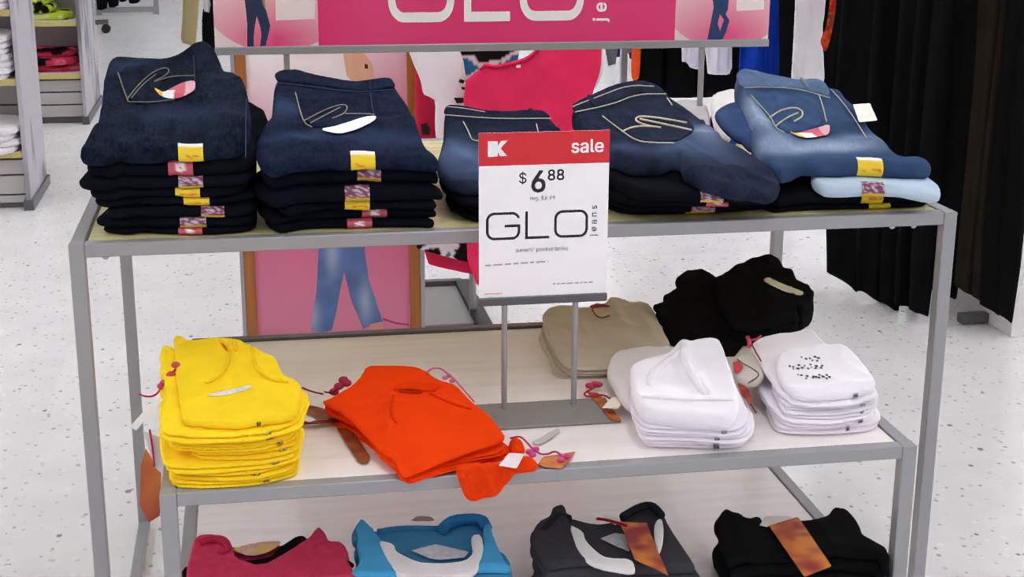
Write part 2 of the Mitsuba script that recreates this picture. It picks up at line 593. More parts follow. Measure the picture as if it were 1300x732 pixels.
def flat(poly, y, t, col, fine=None):
    poly = poly.buffer(0)
    out = []
    for g in getattr(poly, 'geoms', [poly]):
        if g.is_empty or g.area < 1e-10:
            continue
        m = trimesh.creation.extrude_polygon(g, t, engine='earcut')
        if fine:
            m = m.subdivide_to_size(fine)
        v = np.array(m.vertices)
        V = np.c_[v[:, 0], y - v[:, 2], v[:, 1]]
        out.append((V, np.array(m.faces), col(V) if callable(col) else lin(col)))
    return join(out)


def put(parent, name, vfc, m='print', label=None, smooth=False):
    part(parent, name, (vfc[0], vfc[1]), m, label, smooth, np.broadcast_to(vfc[2], (len(vfc[0]), 3)))


def words(text, height, at, y, t=0.0006, col=(30, 30, 32), bold=False, rot=0.0, center=None):
    m = meshkit.text_mesh(text, height, t, bold)
    if center == 'right':
        m.apply_translation((-m.bounds[1][0], 0, 0))
    elif center:
        m.apply_translation((-(m.bounds[0][0] + m.bounds[1][0]) / 2, 0, 0))
    if rot:
        m.apply_transform(trimesh.transformations.rotation_matrix(rot, (0, 0, 1)))
    v = np.array(m.vertices)
    return np.c_[v[:, 0] + at[0], y - v[:, 2], v[:, 1] + at[2]], np.array(m.faces), lin(col)


def rounded(x0, y0, x1, y1, r, n=8):
    b = shapely.box(x0 + r, y0 + r, x1 - r, y1 - r)
    return b.buffer(r, quad_segs=n)


def glo_polys(h, w):
    """The three thin-line letters G, L, O of the sign, h tall, stroke w, reading along +x from 0."""
    gw, lw, ow, s = 1.22 * h, 0.86 * h, 1.22 * h, 0.18 * h
    r = 0.3 * h
    frame = rounded(0, 0, gw, h, r)
    ring = frame.difference(rounded(w, w, gw - w, h - w, r - w))
    cut = shapely.box(gw - w * 1.6, h * 0.55, gw + w, h * 0.80)
    G = ring.difference(shapely.box(gw * 0.7, h * 0.5, gw + w, h * 0.78)).union(shapely.box(gw * 0.55, h * 0.5 - w / 2, gw - w / 2, h * 0.5 + w / 2)).union(shapely.box(gw - w, r * 0.9, gw, h * 0.5 + w / 2))
    x = gw + s
    L = shapely.box(x, 0, x + w, h).union(shapely.box(x, 0, x + lw, w))
    x += lw + s
    O = rounded(x, 0, x + ow, h, r).difference(rounded(x + w, w, x + ow - w, h - w, r - w))
    return [G, L, O], x + ow


# ------------------------------------------------------------------ the setting
RX0, RX1, RY0, RY1 = -11.0, 13.0, -10.0, 21.0
struct('floor', box(RX0, RX1, RY0, RY1, -0.1, 0.0, 0), 'floor_vinyl')
struct('ceiling', box(RX0, RX1, RY0, RY1, CEIL, CEIL + 0.1, 0), 'ceiling_paint')
struct('wall_back', box(RX0, RX1, RY1, RY1 + 0.1, 0, CEIL, 0), 'wall_paint')
struct('wall_front', box(RX0, RX1, RY0 - 0.1, RY0, 0, CEIL, 0), 'wall_paint')
struct('wall_left', box(RX0 - 0.1, RX0, RY0, RY1, 0, CEIL, 0), 'wall_paint')
struct('wall_right', box(RX1, RX1 + 0.1, RY0, RY1, 0, CEIL, 0), 'wall_paint')
for x, y_end in zip(LAMP_ROWS, LAMP_END):
    t = thing('strip_light', 'long white fluorescent strip light on the store ceiling', 'light', 'fluorescent strips on the ceiling')
    part(t, 'housing', box(x - 0.14, x + 0.14, LAMP_Y[0], y_end, CEIL - 0.05, CEIL), 'lamp_housing')
    v = np.array([[x - 0.11, LAMP_Y[0], CEIL - 0.056], [x - 0.11, y_end, CEIL - 0.056], [x + 0.11, y_end, CEIL - 0.056], [x + 0.11, LAMP_Y[0], CEIL - 0.056]])
    part(t, 'diffuser', {**mikit.ply((v, np.array([[0, 1, 2], [0, 2, 3]])), 'lamp_housing'),
                         'emitter': {'type': 'area', 'radiance': {'type': 'rgb', 'value': [LAMP, LAMP * 1.0, LAMP * 1.03]}}})

# ------------------------------------------------------------------ the two nesting tables
ZA, WA, DA, LEG = 0.881, 1.5, 0.858, 0.024
ta = thing('display_table', 'tall silver metal display table with pale maple top holding the piles of jeans', 'table')
for (x, y) in ((0, 0), (WA - LEG, 0), (0, DA - LEG), (WA - LEG, DA - LEG)):
    part(ta, 'leg', box(x, x + LEG, y, y + LEG, 0.0, ZA), 'silver_paint')
part(ta, 'front_rail', box(LEG, WA - LEG, 0.001, LEG, ZA - 0.0225, ZA), 'silver_paint')
part(ta, 'back_rail', box(LEG, WA - LEG, DA - LEG, DA - 0.001, ZA - 0.0225, ZA), 'silver_paint')
for x in (0, WA - LEG):
    part(ta, 'side_rail', box(x + 0.001, x + LEG - 0.001, LEG, DA - LEG, ZA - 0.0225, ZA), 'silver_paint')
    part(ta, 'base_rail', box(x + 0.001, x + LEG - 0.001, LEG, DA - LEG, 0.003, 0.026), 'silver_paint')
part(ta, 'tabletop', box(LEG + 0.003, WA - LEG - 0.003, LEG + 0.001, DA - LEG - 0.001, ZA - 0.018, ZA - 0.001), 'maple', 'pale maple laminate tabletop')
for x in (0.055, 1.385, 1.425):
    part(ta, 'screw_head', trimesh.creation.icosphere(2, 0.0055).apply_translation((x, 0.012, ZA - 0.0235)), 'chrome', smooth=True)

BX0, BX1, BY0, BY1, ZB, ZS = 0.139, 1.302, -0.322, 0.405, 0.5855, 0.311
tb = thing('display_table', 'lower silver metal table with white laminate top nested in front, holding folded shirts', 'table')
for (x, y) in ((BX0, BY0), (BX1 - LEG, BY0), (BX0, BY1 - LEG), (BX1 - LEG, BY1 - LEG)):
    part(tb, 'leg', box(x, x + LEG, y, y + LEG, 0.0, ZB), 'silver_paint')
part(tb, 'front_rail', box(BX0 + LEG, BX1 - LEG, BY0 + 0.001, BY0 + LEG, ZB - 0.021, ZB), 'silver_paint')
part(tb, 'back_rail', box(BX0 + LEG, BX1 - LEG, BY1 - LEG, BY1 - 0.001, ZB - 0.021, ZB + 0.004), 'dark_metal', 'darker grey back rail')
for x in (BX0, BX1 - LEG):
    part(tb, 'side_rail', box(x + 0.001, x + LEG - 0.001, BY0 + LEG, BY1 - LEG, ZB - 0.021, ZB), 'silver_paint')
    part(tb, 'shelf_rail', box(x + 0.001, x + LEG - 0.001, BY0 + LEG, BY1 - LEG, ZS - 0.02, ZS), 'silver_paint')
part(tb, 'tabletop', box(BX0 + LEG + 0.002, BX1 - LEG - 0.002, BY0 + LEG + 0.001, BY1 - LEG - 0.001, ZB - 0.018, ZB - 0.001), 'white_laminate', 'white laminate tabletop')
part(tb, 'shelf', box(BX0 + LEG + 0.002, BX1 - LEG - 0.002, BY0 + 0.006, BY1 - 0.004, ZS - 0.018, ZS - 0.001), 'white_laminate', 'white laminate lower shelf')
ZAt, ZBt, ZSt = ZA - 0.001, ZB - 0.001, ZS - 0.001

# ------------------------------------------------------------------ jeans on the tall table
INDIGO, INDIGO2, BLACKD = (34, 42, 66), (30, 37, 58), (19, 22, 32)


def fade(S, lst):
    return [(*on(px, py, S.plane)[:2], rx, ry, col, k) for px, py, rx, ry, col, k in lst]


ORD = ['topmost', 'second from the top', 'third from the top', 'fourth from the top', 'fifth from the top', 'sixth from the top', 'seventh from the top', 'eighth from the top', 'lowest']


NTH = ['first', 'second', 'third', 'fourth', 'fifth', 'sixth', 'seventh', 'eighth', 'ninth', 'tenth', 'eleventh']


def pos(i, n):
    return 'lowest' if i == 1 and n > 1 else ORD[n - i]


# pile 1: the tallest one, by the table's open end
S = Surf(0.18, 0.052, 1.031, 0.045, 0.224, 0.0035, 11, 1, crease=0.006)
S.bump_px(262, 66, 0.05, 0.016)
S.ridge_px([(130, 165), (200, 150), (310, 158)], 0.03, 0.006)
S.ridge_px([(250, 70), (262, 120), (300, 170)], 0.02, 0.006)
out = [(137, 73), (148, 68.6), (166, 71), (182, 74), (210, 73), (238, 68), (248, 64), (258, 60), (268, 63), (278, 72), (287, 87), (298, 88), (306, 94), (312, 103), (317, 123), (319, 151), (317, 172),
       (305, 180), (286, 184), (258, 187), (218, 188), (180, 188), (150, 187), (132, 192), (110, 190), (99, 186), (110, 172), (122, 159), (127, 135), (130, 105), (133, 85)]
fr = [0.08, 0.20, 0.31, 0.42, 0.53, 0.64, 0.81, 1.0]
P = Pile(ZAt, S, out, fr, [(142, 299), (328, 294)], [(118, 190), (314, 178)], 0.06, 1)
n = P.n()
notes = [('pink', pink_tag, 226, 257), ('pink and yellow', plum_tag, 228, 262), ('narrow plum', plum_tag, 255, 285), ('yellow', yellow_tag, 233, 266), ('second yellow', yellow_tag, 222, 254), ('plum', plum_tag, 226, 258), ('pink', pink_tag, 213, 245), ('yellow', yellow_tag, 226, 258)]
for i in range(1, n + 1):
    t = thing('jeans', f'indigo jeans with {notes[i-1][0]} sticker, {pos(i, n)} in the tallest pile', 'jeans', 'jeans in the tallest pile')
    if i == n - 2:      # its waist sticks out beside the pile
        o = P.outline(i)
        bulge = Polygon(np.array([on(*q, P.level(i))[:2] for q in ((300, 120), (322, 128), (336, 136), (342, 152), (340, 168), (318, 185), (300, 180))]))
        P.outlines[i] = soften(np.array(Polygon(o).buffer(0).union(bulge).buffer(0.004).buffer(-0.004).exterior.coords)[:-1], 1)
    if i == n:
        col = mottle((15, 21, 33), 0.8, 24, 1, fade(S, [(230, 150, 0.09, 0.05, (34, 46, 68), 0.8), (160, 85, 0.04, 0.06, (40, 54, 78), 0.6), (285, 100, 0.03, 0.1, (28, 38, 56), 0.4)]))
    else:
        col = mottle((15, 18, 27), 0.4, 30, i)
    P.layer(t, i, col, 0.006 if i == n else 0.010, 1)
    P.sticker(t, i, notes[i - 1][2], notes[i - 1][3], notes[i - 1][1], under=0.006)
drape(t, 'pocket', [(148, 88), (200, 82), (246, 76), (247, 118), (215, 129), (163, 133)], S, mottle((15, 21, 33), 0.4, 40, 3), 0.0032, 0.0045)
S2_ = lambda x, y: S(x, y) + 0.003
seam(t, 'stitching', [[(150, 93), (156, 112), (163, 130)], [(163, 130), (190, 131), (222, 127)], [(162, 126), (178, 106), (194, 92), (210, 86), (216, 90), (210, 97), (196, 104)],
                      [(167, 125), (182, 107), (198, 95)], [(196, 105), (212, 99), (228, 97), (246, 97)]], S2_, (116, 113, 104), 0.0014)
seam(t, 'side_seam', [[(246, 72), (247, 96), (248, 118)], [(313, 125), (312, 150), (312, 200)]], S, (52, 62, 88), 0.0012)


def lbl(v):
    u = (v[:, 0] - v[:, 0].min()) / np.ptp(v[:, 0])
    w = (v[:, 1] - v[:, 1].min()) / np.ptp(v[:, 1])
    c = np.where((u < 0.22)[:, None], lin((240, 190, 60)), np.where(((u < 0.5) & (w < 0.55))[:, None], lin((246, 244, 242)), np.where((u < 0.75)[:, None], lin((206, 90, 110)), lin((226, 170, 184)))))
    return c


drape(t, 'brand_sticker', [(195, 112), (199, 113), (208, 118), (218, 112), (232, 105), (248, 102), (248, 114), (238, 121), (226, 125.5), (212, 125.5), (202, 121)], S2_, lbl, 0.0016, 0.0012, 0.003, 'print', 'pink and white lens shaped sticker')

# pile 2
S = Surf(0.45, 0.031, 1.006, -0.03, 0.18, 0.003, 12, 2, crease=0.006)
S.ridge_px([(345, 130), (400, 165), (450, 190)], 0.025, 0.006)
S.ridge_px([(345, 165), (390, 185)], 0.02, 0.005)
out = [(347, 105), (356, 90), (378, 89), (390, 94), (448, 105), (470, 102), (490, 99), (498, 101), (506, 113), (518, 129), (528, 149), (540, 183), (556, 195), (557, 203), (540, 199), (480, 198), (450, 200), (410, 199), (376, 201),
       (352, 208), (340, 207), (326, 196), (322, 180), (332, 160), (344, 147), (346, 125)]
P = Pile(ZAt, S, out, [0.12, 0.25, 0.40, 0.58, 0.79, 1.0], [(360, 295), (549, 288)], [(345, 206), (553, 200)], 0.05, 2)
n = P.n()
notes = [('pale pink', pink_tag, 442, 474), ('pink', pink_tag, 461, 493), ('thin yellow', yellow_tag, 439, 471), ('plum', plum_tag, 439, 471), ('plum and yellow', plum_tag, 455, 486), ('large yellow', yellow_tag, 447, 479)]
for i in range(1, n + 1):
    t = thing('jeans', f'indigo jeans with {notes[i-1][0]} sticker, {pos(i, n)} in pile before the poster', 'jeans', 'jeans in the pile before the poster')
    col = mottle((19, 27, 48), 0.7, 24, 12, fade(S, [(360, 140, 0.05, 0.05, (62, 82, 116), 0.6), (500, 175, 0.09, 0.04, (44, 58, 86), 0.6), (400, 175, 0.08, 0.02, (56, 74, 106), 0.6)])) if i == n else mottle((14, 17, 26), 0.4, 30, 20 + i)
    P.layer(t, i, col, 0.006 if i == n else 0.010, 1)
    P.sticker(t, i, notes[i - 1][2], notes[i - 1][3], notes[i - 1][1], over=0.016 if i == n else 0.012, under=0.006)
drape(t, 'waistband', [(348, 96), (356, 91), (378, 90), (392, 95), (448, 106), (470, 103), (490, 100), (498, 102), (503, 112), (488, 112), (470, 117), (445, 115), (390, 107), (352, 104)], S, mottle((18, 26, 46), 0.35, 40, 4), 0.004, 0.006)
drape(t, 'belt_loop', [(467, 105), (472, 105), (473, 117), (468, 118)], S, mottle((27, 35, 58), 0.2, 40, 5), 0.0065, 0.003, 0.004)
drape(t, 'pocket', [(372, 112), (420, 118), (468, 120), (472, 150), (440, 163), (388, 162)], S, mottle((19, 27, 47), 0.4, 40, 6), 0.003, 0.0045)
S2_ = lambda x, y: S(x, y) + 0.003
seam(t, 'stitching', [[(375, 118), (380, 138), (386, 157), (396, 162)], [(386, 154), (414, 139), (434, 133), (442, 135), (438, 145), (422, 151)], [(394, 157), (418, 144), (432, 137)], [(438, 145), (456, 145), (476, 146)]], S2_, (140, 135, 122), 0.0014)
seam(t, 'side_seam', [[(470, 118), (472, 135), (476, 150)], [(352, 106), (390, 110), (445, 118), (500, 115)]], S, (56, 70, 104), 0.0012)
drape(t, 'paper_tag', [(404, 165), (430, 160), (462, 149), (479, 147.5), (476, 154), (454, 165), (430, 171.5)], S2_, (248, 246, 243), 0.0022, 0.0015, 0.004, 'print', 'white paper tag')

# pile 3, half behind the price sign
S = Surf(0.73, 0.072, 0.942, 0.0, 0.14, 0.003, 12, 3, crease=0.006)
S.ridge_px([(566, 180), (590, 205), (620, 215)], 0.02, 0.005)
out = [(563.5, 143), (566, 134), (587, 135.5), (615, 141), (648, 142), (667, 140), (690, 141), (702, 150.5), (714, 164), (724, 190), (726, 225), (700, 232), (640, 236), (590, 236), (568, 229), (556, 216), (554, 200), (560, 184), (563, 168)]
P = Pile(ZAt, S, out, [0.22, 0.45, 0.68, 1.0], [(598, 281), (725, 276)], [(570, 229), (722, 228)], 0.05, 3)
n = P.n()
for i in range(1, n + 1):
    t = thing('jeans', f'faded blue jeans, {pos(i, n)} in the pile half hidden behind the price sign', 'jeans', 'jeans behind the price sign') if i == n else \
        thing('jeans', f'blackish jeans, {pos(i, n)} in the pile behind the price sign', 'jeans', 'jeans behind the price sign')
    col = mottle((28, 36, 54), 0.5, 26, 31, fade(S, [(580, 195, 0.05, 0.08, (92, 112, 148), 0.85), (610, 215, 0.06, 0.05, (80, 98, 132), 0.7)])) if i == n else mottle((15, 17, 23), 0.3, 30, 30 + i)
    P.layer(t, i, col, 0.006 if i == n else 0.010, 1)
drape(t, 'waistband', [(563, 143), (567, 134.5), (588, 136), (616, 142), (649, 143), (668, 141), (690, 142), (700, 150), (690, 152), (650, 152), (615, 151), (566, 147)], S, mottle((26, 32, 47), 0.3, 40, 4), 0.004, 0.006)
drape(t, 'belt_loop', [(670, 141), (677, 141), (680, 152), (672, 152)], S, mottle((28, 34, 50), 0.2, 40, 5), 0.0065, 0.003, 0.004)
seam(t, 'stitching', [[(565, 146.5), (615, 150.5), (650, 151.5), (700, 151)], [(567, 136), (588, 138), (616, 143)], [(588, 155), (595, 168), (599, 179), (612, 180)], [(681, 158), (684, 172)]], lambda x, y: S(x, y) + 0.003, (200, 194, 174), 0.0013)

# pile 4
S = Surf(1.03, 0.08, 0.985, -0.06, 0.13, 0.003, 12, 4, crease=0.006)
S.bump_px(975, 225, 0.09, -0.016)
S.ridge_px([(862, 195), (880, 178), (905, 165)], 0.022, 0.009)
S.ridge_px([(870, 205), (915, 205), (945, 195)], 0.018, -0.006)
S.ridge_px([(905, 215), (945, 210), (985, 222)], 0.02, 0.005)
out = [(725, 134), (739, 126), (753, 120), (778, 108.5), (798, 104), (816, 103), (834, 108), (849, 119), (866, 130), (897, 154), (909, 168), (924, 178), (950, 188.5), (972, 201), (989, 214), (992, 226), (978, 236), (950, 230), (927, 228), (892, 222),
       (870, 208), (860, 194), (829, 200), (798, 200), (778, 193), (755, 173), (739, 162), (730, 147)]
P = Pile(ZAt, S, out, [0.10, 0.26, 0.44, 0.66, 1.0], [(782, 272), (976, 264)], [(778, 193), (978, 236)], 0.035, 4)
P.O_low = soften(np.array([on(*q, S.plane)[:2] for q in [(740, 135), (800, 110), (850, 122), (905, 168), (960, 190), (985, 214), (982, 236), (930, 240), (860, 236), (800, 232), (765, 205), (745, 170)]]), 2)
n = P.n()
for i in range(1, n):
    P.outlines[i] = jitter(warp(P.O_low, atz(782, 272, ZAt)[:2] - on(790, 230, S.plane)[:2], atz(976, 264, ZAt)[:2] - on(978, 236, S.plane)[:2], 1 - (P.fr[i] + P.fr[i - 1]) / 2), 0.03, 400 + i)
notes = [('yellow', yellow_tag, 870, 898), ('thin plum', plum_tag, 878, 908), ('pink', pink_tag, 897, 925), ('plum', plum_tag, 890, 919)]
for i in range(1, n + 1):
    if i == n:
        t = thing('jeans', 'folded grey-blue jeans with thick pale stitching on the pocket, topmost beside the price sign', 'jeans', 'jeans beside the price sign')
        col = mottle((32, 39, 56), 0.5, 26, 41, fade(S, [(888, 172, 0.035, 0.06, (122, 138, 166), 0.9), (860, 190, 0.04, 0.04, (84, 100, 130), 0.7), (790, 188, 0.05, 0.02, (66, 80, 108), 0.6), (900, 190, 0.05, 0.05, (78, 94, 124), 0.6)]))
    else:
        t = thing('jeans', f'blackish jeans with {notes[i-1][0]} sticker, {pos(i, n)} in the pile beside the sign', 'jeans', 'jeans beside the price sign')
        col = mottle((15, 17, 23), 0.3, 30, 40 + i)
    P.layer(t, i, col, 0.006 if i == n else 0.010, 1)
    if i < n:
        P.sticker(t, i, notes[i - 1][2], notes[i - 1][3], notes[i - 1][1], under=0.006)
drape(t, 'waistband', [(725, 135), (739, 127), (753, 121), (778, 109.5), (798, 105), (816, 104), (834, 109), (846, 119), (830, 120), (808, 119), (790, 127), (778, 132), (750, 139), (730, 144)], S, mottle((30, 36, 50), 0.3, 40, 4), 0.004, 0.006)
drape(t, 'belt_loop', [(744, 125), (750, 123), (759, 136), (753, 139)], S, mottle((34, 40, 56), 0.2, 40, 5), 0.0065, 0.003, 0.004)
drape(t, 'pocket', [(764, 146), (800, 132), (846, 124), (872, 150), (884, 166), (856, 182), (810, 181)], S, mottle((31, 38, 54), 0.35, 40, 6), 0.003, 0.0045)
S2_ = lambda x, y: S(x, y) + 0.003
seam(t, 'stitching', [[(727, 136), (760, 123), (798, 108.5), (831, 110.5)], [(730, 143), (778, 133), (808, 120), (846, 120)], [(765, 148), (786, 164), (808, 180), (832, 182), (856, 182)], [(847, 125), (853, 134)]], lambda x, y: S(x, y) + 0.0035, (200, 194, 174), 0.0014)
seam(t, 'pocket_embroidery', [[(839, 163), (820, 160), (807, 155), (807, 150), (818, 148.5), (845, 152), (872, 157)], [(812, 152), (840, 158), (877, 166)], [(790, 168), (800, 163), (815, 161), (832, 162)]], S2_, (214, 204, 178), 0.0022, 0.0016)

# pile 5
S = Surf(1.34, 0.051, 0.970, 0.0, 0.214, 0.003, 12, 5, crease=0.006)
S.ridge_px([(950, 130), (965, 165), (985, 185)], 0.02, 0.008)
S.ridge_px([(955, 165), (990, 178), (1060, 182), (1130, 180)], 0.02, 0.004)
S.bump_px(1168, 205, 0.03, 0.004)
out = [(932, 98), (936.5, 90), (944.7, 87.5), (972, 93.7), (999, 99), (1014, 102.5), (1024.6, 103), (1035.6, 99), (1047, 104), (1055, 113), (1066, 114), (1087, 131), (1097, 148), (1107, 165), (1126, 181), (1145, 197), (1165, 196), (1179, 202),
       (1184, 209), (1176, 212), (1150, 208), (1080, 206), (1030, 205), (1019, 204), (1005, 212), (990, 216), (972, 201), (960, 186), (952, 172), (956, 160), (945, 135), (938, 115)]
P = Pile(ZAt, S, out, [0.13, 0.38, 0.64, 1.0], [(1006, 269), (1171, 263)], [(1010, 208), (1180, 208)], 0.03, 5)
n = P.n()
lowpx = [(945, 130), (1000, 115), (1060, 125), (1110, 165), (1150, 190), (1178, 206), (1172, 216), (1080, 214), (1010, 214), (985, 218), (960, 190)]
for i in range(1, n):
    O = soften(np.array([on(*q, S.plane)[:2] for q in lowpx]), 2)
    if i == 3:
        O = soften(np.array([on(*q, P.level(3))[:2] for q in [(1030, 226), (1034, 205), (1060, 190), (1130, 195), (1182, 221), (1199, 236), (1196, 246), (1178, 245), (1120, 234), (1050, 236)]]), 2)
    else:
        O = warp(O, atz(1006, 269, ZAt)[:2] - on(1008, 214, S.plane)[:2], atz(1171, 263, ZAt)[:2] - on(1174, 214, S.plane)[:2], 1 - (P.fr[i] + P.fr[i - 1]) / 2)
    P.outlines[i] = jitter(O, 0.02, 500 + i)
names = ['folded black jeans with yellow sticker, lowest in the pile by the black clothes', 'folded black jeans with orange sticker under the pale blue pair, by the black clothes', 'pale ice blue folded jeans under the light blue jeans, the lightest pair in view',
         'light blue worn jeans with white waist tag, topmost in the pile by the black clothes']
cols = [mottle((15, 17, 22), 0.3, 30, 51), mottle((18, 20, 27), 0.3, 30, 52), mottle((182, 203, 220), 0.1, 30, 53),
        mottle((54, 76, 108), 0.5, 22, 54, fade(S, [(960, 150, 0.03, 0.1, (150, 170, 194), 0.95), (970, 96, 0.07, 0.03, (146, 164, 184), 0.75), (1010, 130, 0.05, 0.05, (84, 112, 152), 0.5), (1040, 187, 0.11, 0.022, (160, 176, 202), 0.95), (1080, 178, 0.07, 0.02, (120, 142, 176), 0.7), (985, 185, 0.04, 0.03, (140, 160, 188), 0.7), (1120, 206, 0.1, 0.02, (50, 76, 116), 0.5), (1085, 130, 0.03, 0.06, (50, 74, 112), 0.5)]))]
st = [(yellow_tag, 1104, 1131), (yellow_tag, 1095, 1122), (plum_tag, 1110, 1137), (yellow_tag, 1096, 1127)]
for i in range(1, n + 1):
    t = thing('jeans', names[i - 1], 'jeans', 'jeans by the black clothes')
    P.layer(t, i, cols[i - 1], 0.006 if i >= 3 else 0.010, 1)
    P.sticker(t, i, st[i - 1][1], st[i - 1][2], st[i - 1][0], under=0.006)
lowS = lambda x, y: S(x, y) - 0.022
O = soften(np.array([on(*q, lowS)[:2] for q in [(906, 141), (916, 133), (926, 128), (944, 128), (956, 150), (962, 178), (952, 186), (932, 170), (914, 154)]]), 2)
v, f, d, up = pad(O, lowS, lambda x, y: lowS(x, y) - 0.018, 0.009, 0.008)
put(t, 'leg', (v, f, mottle((58, 80, 118), 0.25, 30, 56)(v)), 'cloth', 'darker blue trouser leg sticking out', True)
drape(t, 'waistband', [(934, 97), (938, 91), (945, 88.5), (972, 94.5), (999, 100), (1014, 103.5), (1035, 101), (1046, 105), (1052, 113), (1054, 124), (1040, 119), (1013, 113), (972, 111), (945, 112), (938, 110)], S, mottle((92, 114, 146), 0.2, 40, 4), 0.004, 0.006)
drape(t, 'belt_loop', [(1014, 102), (1020, 102.5), (1029, 114), (1023, 115)], S, mottle((110, 124, 144), 0.2, 40, 5), 0.0065, 0.003, 0.004)
drape(t, 'pocket', [(953, 119), (990, 122), (1030, 126), (1048, 156), (1022, 168), (992, 169), (975, 148)], S, mottle((56, 80, 116), 0.4, 30, 6), 0.003, 0.0045)
S2_ = lambda x, y: S(x, y) + 0.003
seam(t, 'stitching', [[(945, 112), (972, 111), (1013, 113), (1054, 125)], [(954, 122), (966, 135), (979, 150), (985, 163), (996, 169)], [(1040, 122), (1046, 140), (1049, 155)], [(1055, 114), (1068, 128), (1084, 150), (1100, 176)]], lambda x, y: S(x, y) + 0.0035, (176, 172, 160), 0.0012)
seam(t, 'pocket_embroidery', [[(977, 150), (992, 140), (1009, 137), (1019, 141), (1019, 149), (1008, 155)], [(984, 161), (999, 150), (1013, 144)]], S2_, (198, 190, 160), 0.0018, 0.0014)
drape(t, 'brand_sticker', [(1001, 167), (1010, 170), (1018, 168), (1036, 163), (1054, 158), (1053, 171), (1040, 174), (1024, 176), (1012, 173)], S2_, lbl, 0.0018, 0.0014, 0.003, 'print', 'pink and white lens shaped sticker')
drape(t, 'paper_tag', [(1082, 140), (1104, 138.5), (1113.5, 160.5), (1090, 163)], S, (244, 241, 228), 0.012, 0.0014, 0.004, 'print', 'white square paper tag', 0)

# folded things behind piles 4 and 5
S = Surf(1.18, 0.62, 0.925, 0.0, 0.06, 0.003, 20, 6)
P = Pile(ZAt, S, [(842, 130), (868, 124), (898, 128), (903, 150), (900, 172), (870, 172), (845, 160)], [1.0], None, None, 0.02, 61)
t = thing('t_shirt', 'folded pale grey shirt behind the grey-blue jeans, beside the banner post', 'shirt')
P.layer(t, 1, mottle((186, 180, 182), 0.15, 40, 61), 0.01, 2)
S = Surf(1.28, 0.66, 0.935, 0.0, 0.10, 0.002, 20, 7)
P = Pile(ZAt, S, [(902, 118), (926, 110), (942, 114), (944, 130), (930, 172), (914, 172), (904, 150)], [0.6, 1.0], None, None, 0.02, 62)
t = thing('t_shirt', 'folded royal blue shirt under a white one behind the light blue jeans', 'shirt')
P.layer(t, 1, mottle((30, 62, 150), 0.15, 40, 62), 0.01, 1)
t = thing('t_shirt', 'folded white shirt on a blue one behind the light blue jeans', 'shirt')
P.layer(t, 2, mottle((226, 222, 220), 0.1, 40, 63), 0.01, 1)

# ------------------------------------------------------------------ folded shirts on the white table
def sunset(v):
    """the printed card of the hang tags: orange and red in soft blotches"""
    n = meshkit.fbm(v * 38, 2, 77)[:, None]
    n = np.clip((n - 0.32) / 0.36, 0, 1)
    return lin((150, 40, 48)) * (1 - n) + lin((206, 122, 44)) * n


def dusk(v):
    """the same card, its darker back"""
    return sunset(v) * 0.42 + lin((70, 22, 26)) * 0.5


def ink(base):
    def fn(k, u, r):
        return (30, 30, 30) if 0.3 < k < 0.8 and r.random() < 0.6 else base
    return fn


def cord(parent, pts, col=(172, 52, 92), r=0.0016, label=None, name='ribbon'):
    """A ribbon through world points, gently curved."""
    O = np.asarray(pts, float)
    for _ in range(2):
        O = np.vstack([O[:1], *[np.stack([O[i] * 0.75 + O[i + 1] * 0.25, O[i] * 0.25 + O[i + 1] * 0.75]) for i in range(len(O) - 1)], O[-1:]])
    m = tube(O, r, 6)
    part(parent, name, (np.array(m.vertices), np.array(m.faces)), 'cloth', label, True, np.broadcast_to(lin(col), (len(m.vertices), 3)))


def beads(parent, centres, r=0.005, col=(190, 66, 110)):
    out = []
    for c in centres:
        m = trimesh.creation.icosphere(2, r)
        v = np.array(m.vertices) * (1.2, 0.8, 0.9) + c
        out.append((v, np.array(m.faces), lin(col)))
    v, f, c = join(out)
    part(parent, 'ribbon_knot', (v, f), 'cloth', None, True, c)


def lift(S, h):
    return lambda x, y: S(x, y) + h


# yellow tank tops
S = Surf(0.25, -0.265, 0.679, 0.02, 0.10, 0.0025, 16, 8, crease=0.0025)
S.ridge_px([(300, 440), (300, 470), (290, 500)], 0.012, 0.004)
S.ridge_px([(225, 470), (235, 500)], 0.02, -0.006)
S.ridge_px([(320, 440), (330, 470), (350, 484)], 0.008, 0.003)
out = [(219, 428), (223.7, 423), (233.8, 425), (239.4, 431), (252, 430.5), (271, 427), (304, 430), (319, 438), (335, 444), (350, 451), (359, 471), (368, 477), (381, 483), (383, 490), (381, 505), (379, 522), (359, 528), (326, 535), (280, 536), (234, 533), (229, 515),
       (225, 484), (222.8, 469), (223.7, 452)]
P = Pile(ZBt, S, out, [0.12, 0.24, 0.37, 0.49, 0.61, 0.73, 0.86, 1.0], [(236, 611), (366, 602)], [(232, 531), (379, 522)], 0.05, 8, 0.007)
n = P.n()
ticks = [(334, 343), (322, 331), (346, 355), (355, 364), (353, 360), (338, 347), (336, 344), (326, 331)]
